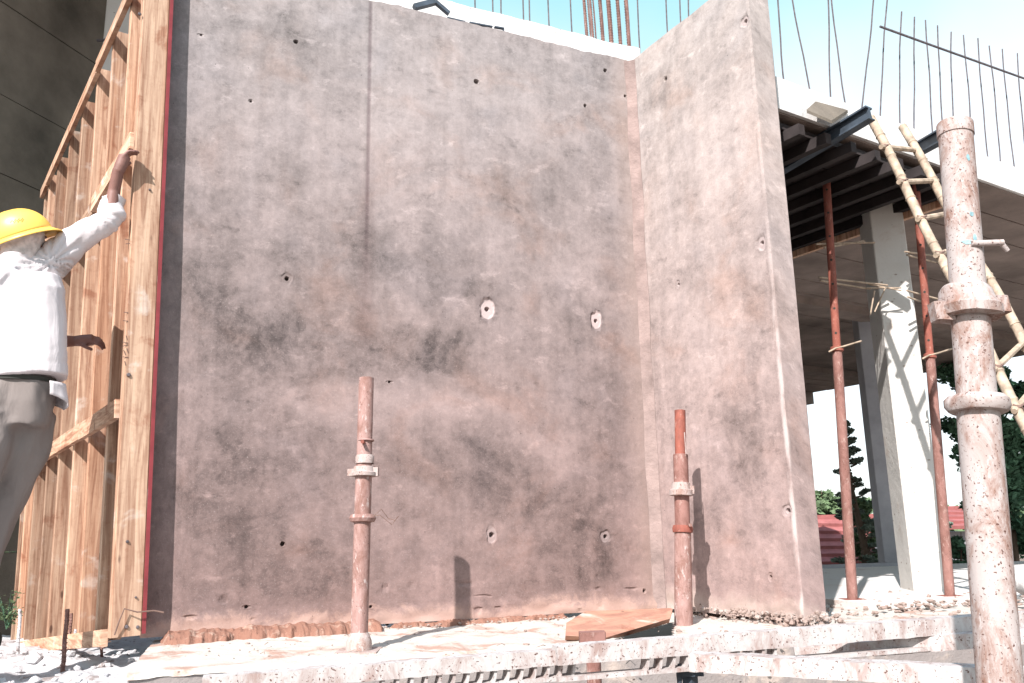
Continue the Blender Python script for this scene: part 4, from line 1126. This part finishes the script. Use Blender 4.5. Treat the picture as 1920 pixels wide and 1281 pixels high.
# pale log at the right edge
b = MB(); b.tube([PY(1888, 1082, 4.0), PY(1925, 1100, 3.7), PY(2010, 1120, 3.4)], [.035, .04, .04], 12)
tag(b.build('pale_log', M['pale'], smooth=True), 'pale log lying behind the near prop at the right edge', 'log')

# ================================================================== THE WORKER
def remeshed(b, name, mat, root, vox, smooth_it=3, disp=None):
    o = b.build(name, mat, root, 'all')
    m = o.modifiers.new('r', 'REMESH'); m.mode = 'VOXEL'; m.voxel_size = vox
    m2 = o.modifiers.new('s', 'SMOOTH'); m2.iterations = smooth_it; m2.factor = .5
    dg = bpy.context.evaluated_depsgraph_get(); ev = o.evaluated_get(dg); me = bpy.data.meshes.new_from_object(ev)
    o.modifiers.clear(); o.data = me
    if disp:
        nr = [v.normal.copy() for v in me.vertices]
        for v, nn in zip(me.vertices, nr): v.co += nn * disp(v.co)
    for p in me.polygons: p.use_smooth = True
    me.materials.clear(); me.materials.append(mat)
    return o
YW = 3.75
def W_(px, py, y=YW): return PY(px, py, y)
man = empty('person', V(W_(-20, 900).x, YW, 0), 'worker in yellow hard hat, off-white shirt and grey trousers pushing against the timber panel', 'person')
neck = W_(32, 492); head = W_(40, 446, 3.77); chest = W_(30, 560, 3.76); waist = W_(38, 700, 3.74); hip = W_(22, 760, 3.74)
rs = W_(88, 498, 3.86); ls = W_(-38, 512, 3.66)
# right arm up to the panel, left arm reaching low
re_ = W_(205, 412, 3.93); rw = W_(214, 358, 3.93); rh = W_(222, 318, 3.90)
b2e = W_(90, 640, 4.05); b2w = W_(138, 640, 4.16); b2h = W_(158, 636, 4.2)
rk, ra = W_(8, 930, 3.80), W_(-75, 1120, 3.75); lk, la = W_(-52, 930, 3.62), W_(-150, 1125, 3.50)
rhip, lhip = W_(50, 775, 3.80), W_(-18, 775, 3.66)
ra.z = .09; la.z = .09
def limb(b, pts, rads, seg=16): 
    P = [];  Rr = []
    for i in range(len(pts) - 1):
        for k in range(4):
            f = k / 4; P.append(pts[i].lerp(pts[i + 1], f)); r0, r1 = rads[i], rads[i + 1]
            if not isinstance(r0, tuple): r0 = (r0, r0)
            if not isinstance(r1, tuple): r1 = (r1, r1)
            Rr.append((r0[0] * (1 - f) + r1[0] * f, r0[1] * (1 - f) + r1[1] * f))
    P.append(pts[-1]); r = rads[-1]; Rr.append(r if isinstance(r, tuple) else (r, r)); b.tube(P, Rr, seg)
def ball(b, c, rx, ry, rz, seg=20, ring_=12):
    k = len(b.v)
    for i in range(ring_ + 1):
        ph = math.pi * (i + .001) / (ring_ + .002)
        for j in range(seg):
            th = 2 * math.pi * j / seg; b.v.append(c + V(rx * math.sin(ph) * math.cos(th), ry * math.sin(ph) * math.sin(th), rz * math.cos(ph)))
    for i in range(ring_):
        for j in range(seg):
            j2 = (j + 1) % seg; b.f.append((k + i * seg + j, k + i * seg + j2, k + (i + 1) * seg + j2, k + (i + 1) * seg + j)[::-1])
    b.f.append(tuple(k + j for j in range(seg))); b.f.append(tuple(k + ring_ * seg + j for j in range(seg))[::-1])
# body: one continuous skin surface, head turned to the panel
b = MB()
fw_ = V(.55, .80, 0).normalized(); sd_ = V(fw_.y, -fw_.x, 0)      # the way he faces
limb(b, [hip, waist, chest, neck], [(.15, .10), (.12, .09), (.13, .08), (.05, .05)], 18)
limb(b, [neck - V(0, 0, .03), head], [.058, .055])
ball(b, head + V(0, 0, .02), .082, .098, .115); ball(b, head + fw_ * .05 - V(0, 0, .045), .05, .055, .055)
nb_ = head + fw_ * .105 - V(0, 0, .005); ball(b, nb_, .014, .016, .022, 10, 6)                       # nose
for s_ in (-1, 1):
    ball(b, head + sd_ * s_ * .074 - V(0, 0, .008), .010, .018, .028, 10, 6)       # ears
    ball(b, head + fw_ * .090 + sd_ * s_ * .03 + V(0, 0, .022), .013, .013, .009, 8, 6)   # eyelids
ball(b, head + fw_ * .096 - V(0, 0, .050), .020, .012, .008, 10, 6)                 # lips
limb(b, [rs, W_(140, 452, 3.90), re_, rw], [.048, .042, .037, .029]); limb(b, [ls, W_(10, 600, 3.95), b2e, b2w], [.052, .045, .038, .027])
limb(b, [rhip, rk, ra], [.085, .056, .038]); limb(b, [lhip, lk, la], [.085, .056, .038]); limb(b, [chest, rs], [.06, .045]); limb(b, [chest, ls], [.06, .045])
def hand(b, wr, dirv, palm_n, thumb_s, scale=1.0):
    d = dirv.normalized(); pn = (palm_n - d * palm_n.dot(d)).normalized(); sdv = d.cross(pn).normalized() * thumb_s
    limb(b, [wr, wr + d * .035, wr + d * .09], [(.026, .026), (.030, .030), (.030, .030)], 12)
    for k in (-1.4, -.5, .5, 1.4):
        limb(b, [wr + d * .03 + sdv * .006 * k, wr + d * .092 + sdv * .0125 * k * 1.25], [.014, .0125], 10)
    for k, (ln, x) in enumerate(((.070, 1.5), (.080, .5), (.075, -.5), (.058, -1.5))):
        r0 = wr + d * .085 + sdv * .0155 * x; p1 = r0 + (d * .86 + pn * .30 + sdv * .06 * x).normalized() * ln * .45
        p2 = p1 + (d * .55 + pn * .85).normalized() * ln * .33; p3 = p2 + (d * .15 + pn).normalized() * ln * .26
        limb(b, [r0, p1, p2, p3], [.0095, .009, .008, .0065], 8)
    t0 = wr + d * .03 + sdv * .022; limb(b, [t0, t0 + d * .03 + sdv * .024 + pn * .01, t0 + d * .058 + sdv * .026 + pn * .03], [.013, .0105, .008], 8)
limb(b, [rw, rh], [.029, .027])
hand(b, rh - V(0, 0, .015), V(.28, .05, 1), V(.9, .35, -.05), 1)
hand(b, b2w, V(1, .25, .12), V(-.1, .6, -.6), -1)
body = remeshed(b, 'body', M['skin'], man, .0052, 2)
# shirt
b = MB()
limb(b, [W_(34, 716, 3.74), W_(36, 640, 3.75), W_(28, 560, 3.76), W_(26, 515, 3.76), neck + V(0, 0, .0)], [(.212, .150), (.205, .148), (.225, .160), (.195, .140), (.085, .085)], 22)
limb(b, [W_(40, 530, 3.80), rs, W_(140, 452, 3.90), re_ + V(-.01, 0, -.01), W_(211, 378, 3.96)], [.125, .092, .072, .062, .055], 16)
ball(b, W_(212, 402, 3.94), .062, .06, .052)
limb(b, [W_(10, 540, 3.70), ls, W_(-10, 600, 3.92), b2e], [.125, .095, .075, .06], 16)
limb(b, [neck - V(0, 0, .03), neck + V(.0, 0, .035)], [.082, .066], 16)
def fold_s(co):
    p = co + root_loc(man)
    a = noise.noise(V(p.x * 6 + p.z * 4, p.y * 6, p.z * 4 - p.x * 6)) * .008
    for (cx, cy, yy, rad, amp, fr_) in ((112, 500, 3.86, .20, .012, 15), (196, 412, 3.92, .09, .009, 11), (80, 690, 3.8, .12, .006, 13)):
        c = W_(cx, cy, yy); d = p - c; q = d.length
        if q < rad * 2.4: a -= amp * max(0, math.sin(math.atan2(d.z, d.x) * fr_ + 3 * noise.noise(p * 7))) * math.exp(-(q / rad) ** 2) * min(1, q / .03)
    return a
remeshed(b, 'shirt', M['shirt'], man, .009, 4, fold_s)
# turned-back cuff and collar
cu = W_(213, 379, 3.96); b = MB(); cd = (rw - re_).normalized()
b.profile(cu - cd * .018, cu + cd * .022, [(0, .050), (.3, .053), (1, .056)], 20, False); b.profile(cu + cd * .022, cu - cd * .018, [(0, .056), (.05, .049), (1, .042)], 20, False)
b.v = [v + V(0, 0, .010 * math.sin((v.x - cu.x) * 60) + .006 * noise.noise(v * 30)) for v in b.v]; b.build('cuff', M['shirt'], man, 'all')
# shirt tail flicked out at the side
b = MB(); n = 12; 
for i in range(n + 1):
    a = R(-28 + 95 * i / n)
    for j in range(6):
        z_ = j / 5; r_ = .200 + .016 * z_ + .010 * math.sin(a * 7 + z_) * z_; c_ = W_(34, 712, 3.74)
        b.v.append(V(c_.x + math.cos(a) * r_, c_.y + math.sin(a) * r_ * .7, c_.z - .02 - z_ * (.085 + .025 * math.sin(a * 3))))
for i in range(n):
    for j in range(5): a = i * 6 + j; b.f.append((a, a + 6, a + 7, a + 1))
o = b.build('shirt_tail', M['shirt'], man, 'all'); m = o.modifiers.new('t', 'SOLIDIFY'); m.thickness = .003
# trousers
b = MB()
limb(b, [W_(22, 712, 3.74), W_(18, 760, 3.74), W_(16, 805, 3.74)], [(.178, .130), (.185, .145), (.165, .14)], 22)
limb(b, [rhip, W_(40, 850, 3.80), rk, W_(-20, 1010, 3.78), ra + V(0, 0, .02)], [.115, .112, .088, .078, .075], 18)
limb(b, [lhip, W_(-36, 850, 3.64), lk, la + V(0, 0, .02)], [.115, .108, .085, .072], 18)
def fold_t(co):
    p = co + root_loc(man); return noise.noise(V(p.x * 13 - p.z * 5, p.y * 12, p.z * 4 + p.x * 8)) * .02
remeshed(b, 'trousers', M['trouser'], man, .010, 4, fold_t)
b = MB(); wc = W_(22, 716, 3.74); b.tube([wc - V(0, 0, .008), wc + V(0, 0, .012)], [(.186, .137), (.186, .137)], 28); b.build('belt', M['ink'], man, True)
# boots
for a_ in (ra, la):
    b = MB(); limb(b, [a_ + V(0, 0, .10), a_ - V(0, 0, .02)], [.06, .055]); limb(b, [a_ - fw_ * .03 - V(0, 0, .045), a_ + fw_ * .08 - V(0, 0, .05), a_ + fw_ * .18 - V(0, 0, .06)], [(.045, .05), (.042, .05), (.03, .04)])
    remeshed(b, 'boot', M['ink'], man, .012, 3)
# hard hat: dome, brim, ridge, mark, cloth under it
hat_c = W_(38, 446, 3.77); tilt = Matrix.Rotation(R(-5), 3, V(0, 1, 0)) @ Matrix.Rotation(R(25), 3, sd_)
def hp(x, y, z): return hat_c + tilt @ V(x, y, z)
b = MB(); seg = 40; rg_ = 14
dirh = math.atan2(fw_.y * .3 + .1, fw_.x)
for i in range(rg_ + 1):
    ph = (math.pi / 2) * i / rg_
    for j in range(seg):
        th = 2 * math.pi * j / seg; rr = math.sin(ph) ** .85; bmp = 1 + .02 * math.cos((th - dirh) * 2) 
        rdg = .006 * math.exp(-(math.sin(th - dirh) * rr / .16) ** 2) * math.cos(ph)
        b.v.append(hp(.142 * rr * math.cos(th) * bmp, .125 * rr * math.sin(th) * bmp, .128 * math.cos(ph) + rdg))
for i in range(rg_):
    for j in range(seg):
        j2 = (j + 1) % seg; b.f.append((i * seg + j, (i + 1) * seg + j, (i + 1) * seg + j2, i * seg + j2))
o = b.build('hat_shell', M['hat'], man, 'all'); m = o.modifiers.new('t', 'SOLIDIFY'); m.thickness = .004; m.offset = -1
b = MB()
for j in range(seg):
    th = 2 * math.pi * j / seg; pk = max(0, math.cos(th - dirh)) ** 3
    for (f_, dz) in ((1.0, .004), (1.0 + .075 + .22 * pk, -.012 - .012 * pk), (1.0 + .075 + .22 * pk, -.017 - .012 * pk), (.985, -.004)):
        b.v.append(hp(.142 * f_ * math.cos(th), .125 * f_ * math.sin(th), dz))
for j in range(seg):
    for i in range(4):
        a = j * 4 + i; a2 = ((j + 1) % seg) * 4 + i; i2 = (i + 1) % 4; b.f.append((a, j * 4 + i2, ((j + 1) % seg) * 4 + i2, a2))
b.build('hat_brim', M['hat'], man, 'all')
b = MB()
zig = [(18, 416), (22, 412), (25, 416), (29, 411), (32, 415), (36, 410), (39, 414), (43, 409)]
def onhat(px, py):
    d = ray(px, py).normalized(); t_ = None; inv = tilt.transposed()
    o_ = inv @ (CAM - hat_c); dd = inv @ d
    s_ = V(1 / .146, 1 / .129, 1 / .134); o2 = V(o_.x * s_.x, o_.y * s_.y, o_.z * s_.z); d2 = V(dd.x * s_.x, dd.y * s_.y, dd.z * s_.z)
    A_ = d2.dot(d2); B_ = 2 * o2.dot(d2); C_ = o2.dot(o2) - 1; D_ = B_ * B_ - 4 * A_ * C_
    return CAM + d * ((-B_ - math.sqrt(max(0, D_))) / (2 * A_))
b.tube([onhat(*q) for q in zig], .0016, 5); b.build('hat_mark', M['ink'], man)
b = MB(); ball(b, head + V(-.01, 0, .012), .104, .114, .090); limb(b, [head - V(0, 0, .02), neck + V(0, 0, .01)], [.085, .07])
remeshed(b, 'head_cloth', M['hair'], man, .009, 3, lambda co: noise.noise(co * 30) * .006)

for o in list(scene.objects):
    if o.type == 'MESH' and o.parent is None and 'kind' not in o.keys() and 'label' not in o.keys(): print('UNTAGGED', o.name)
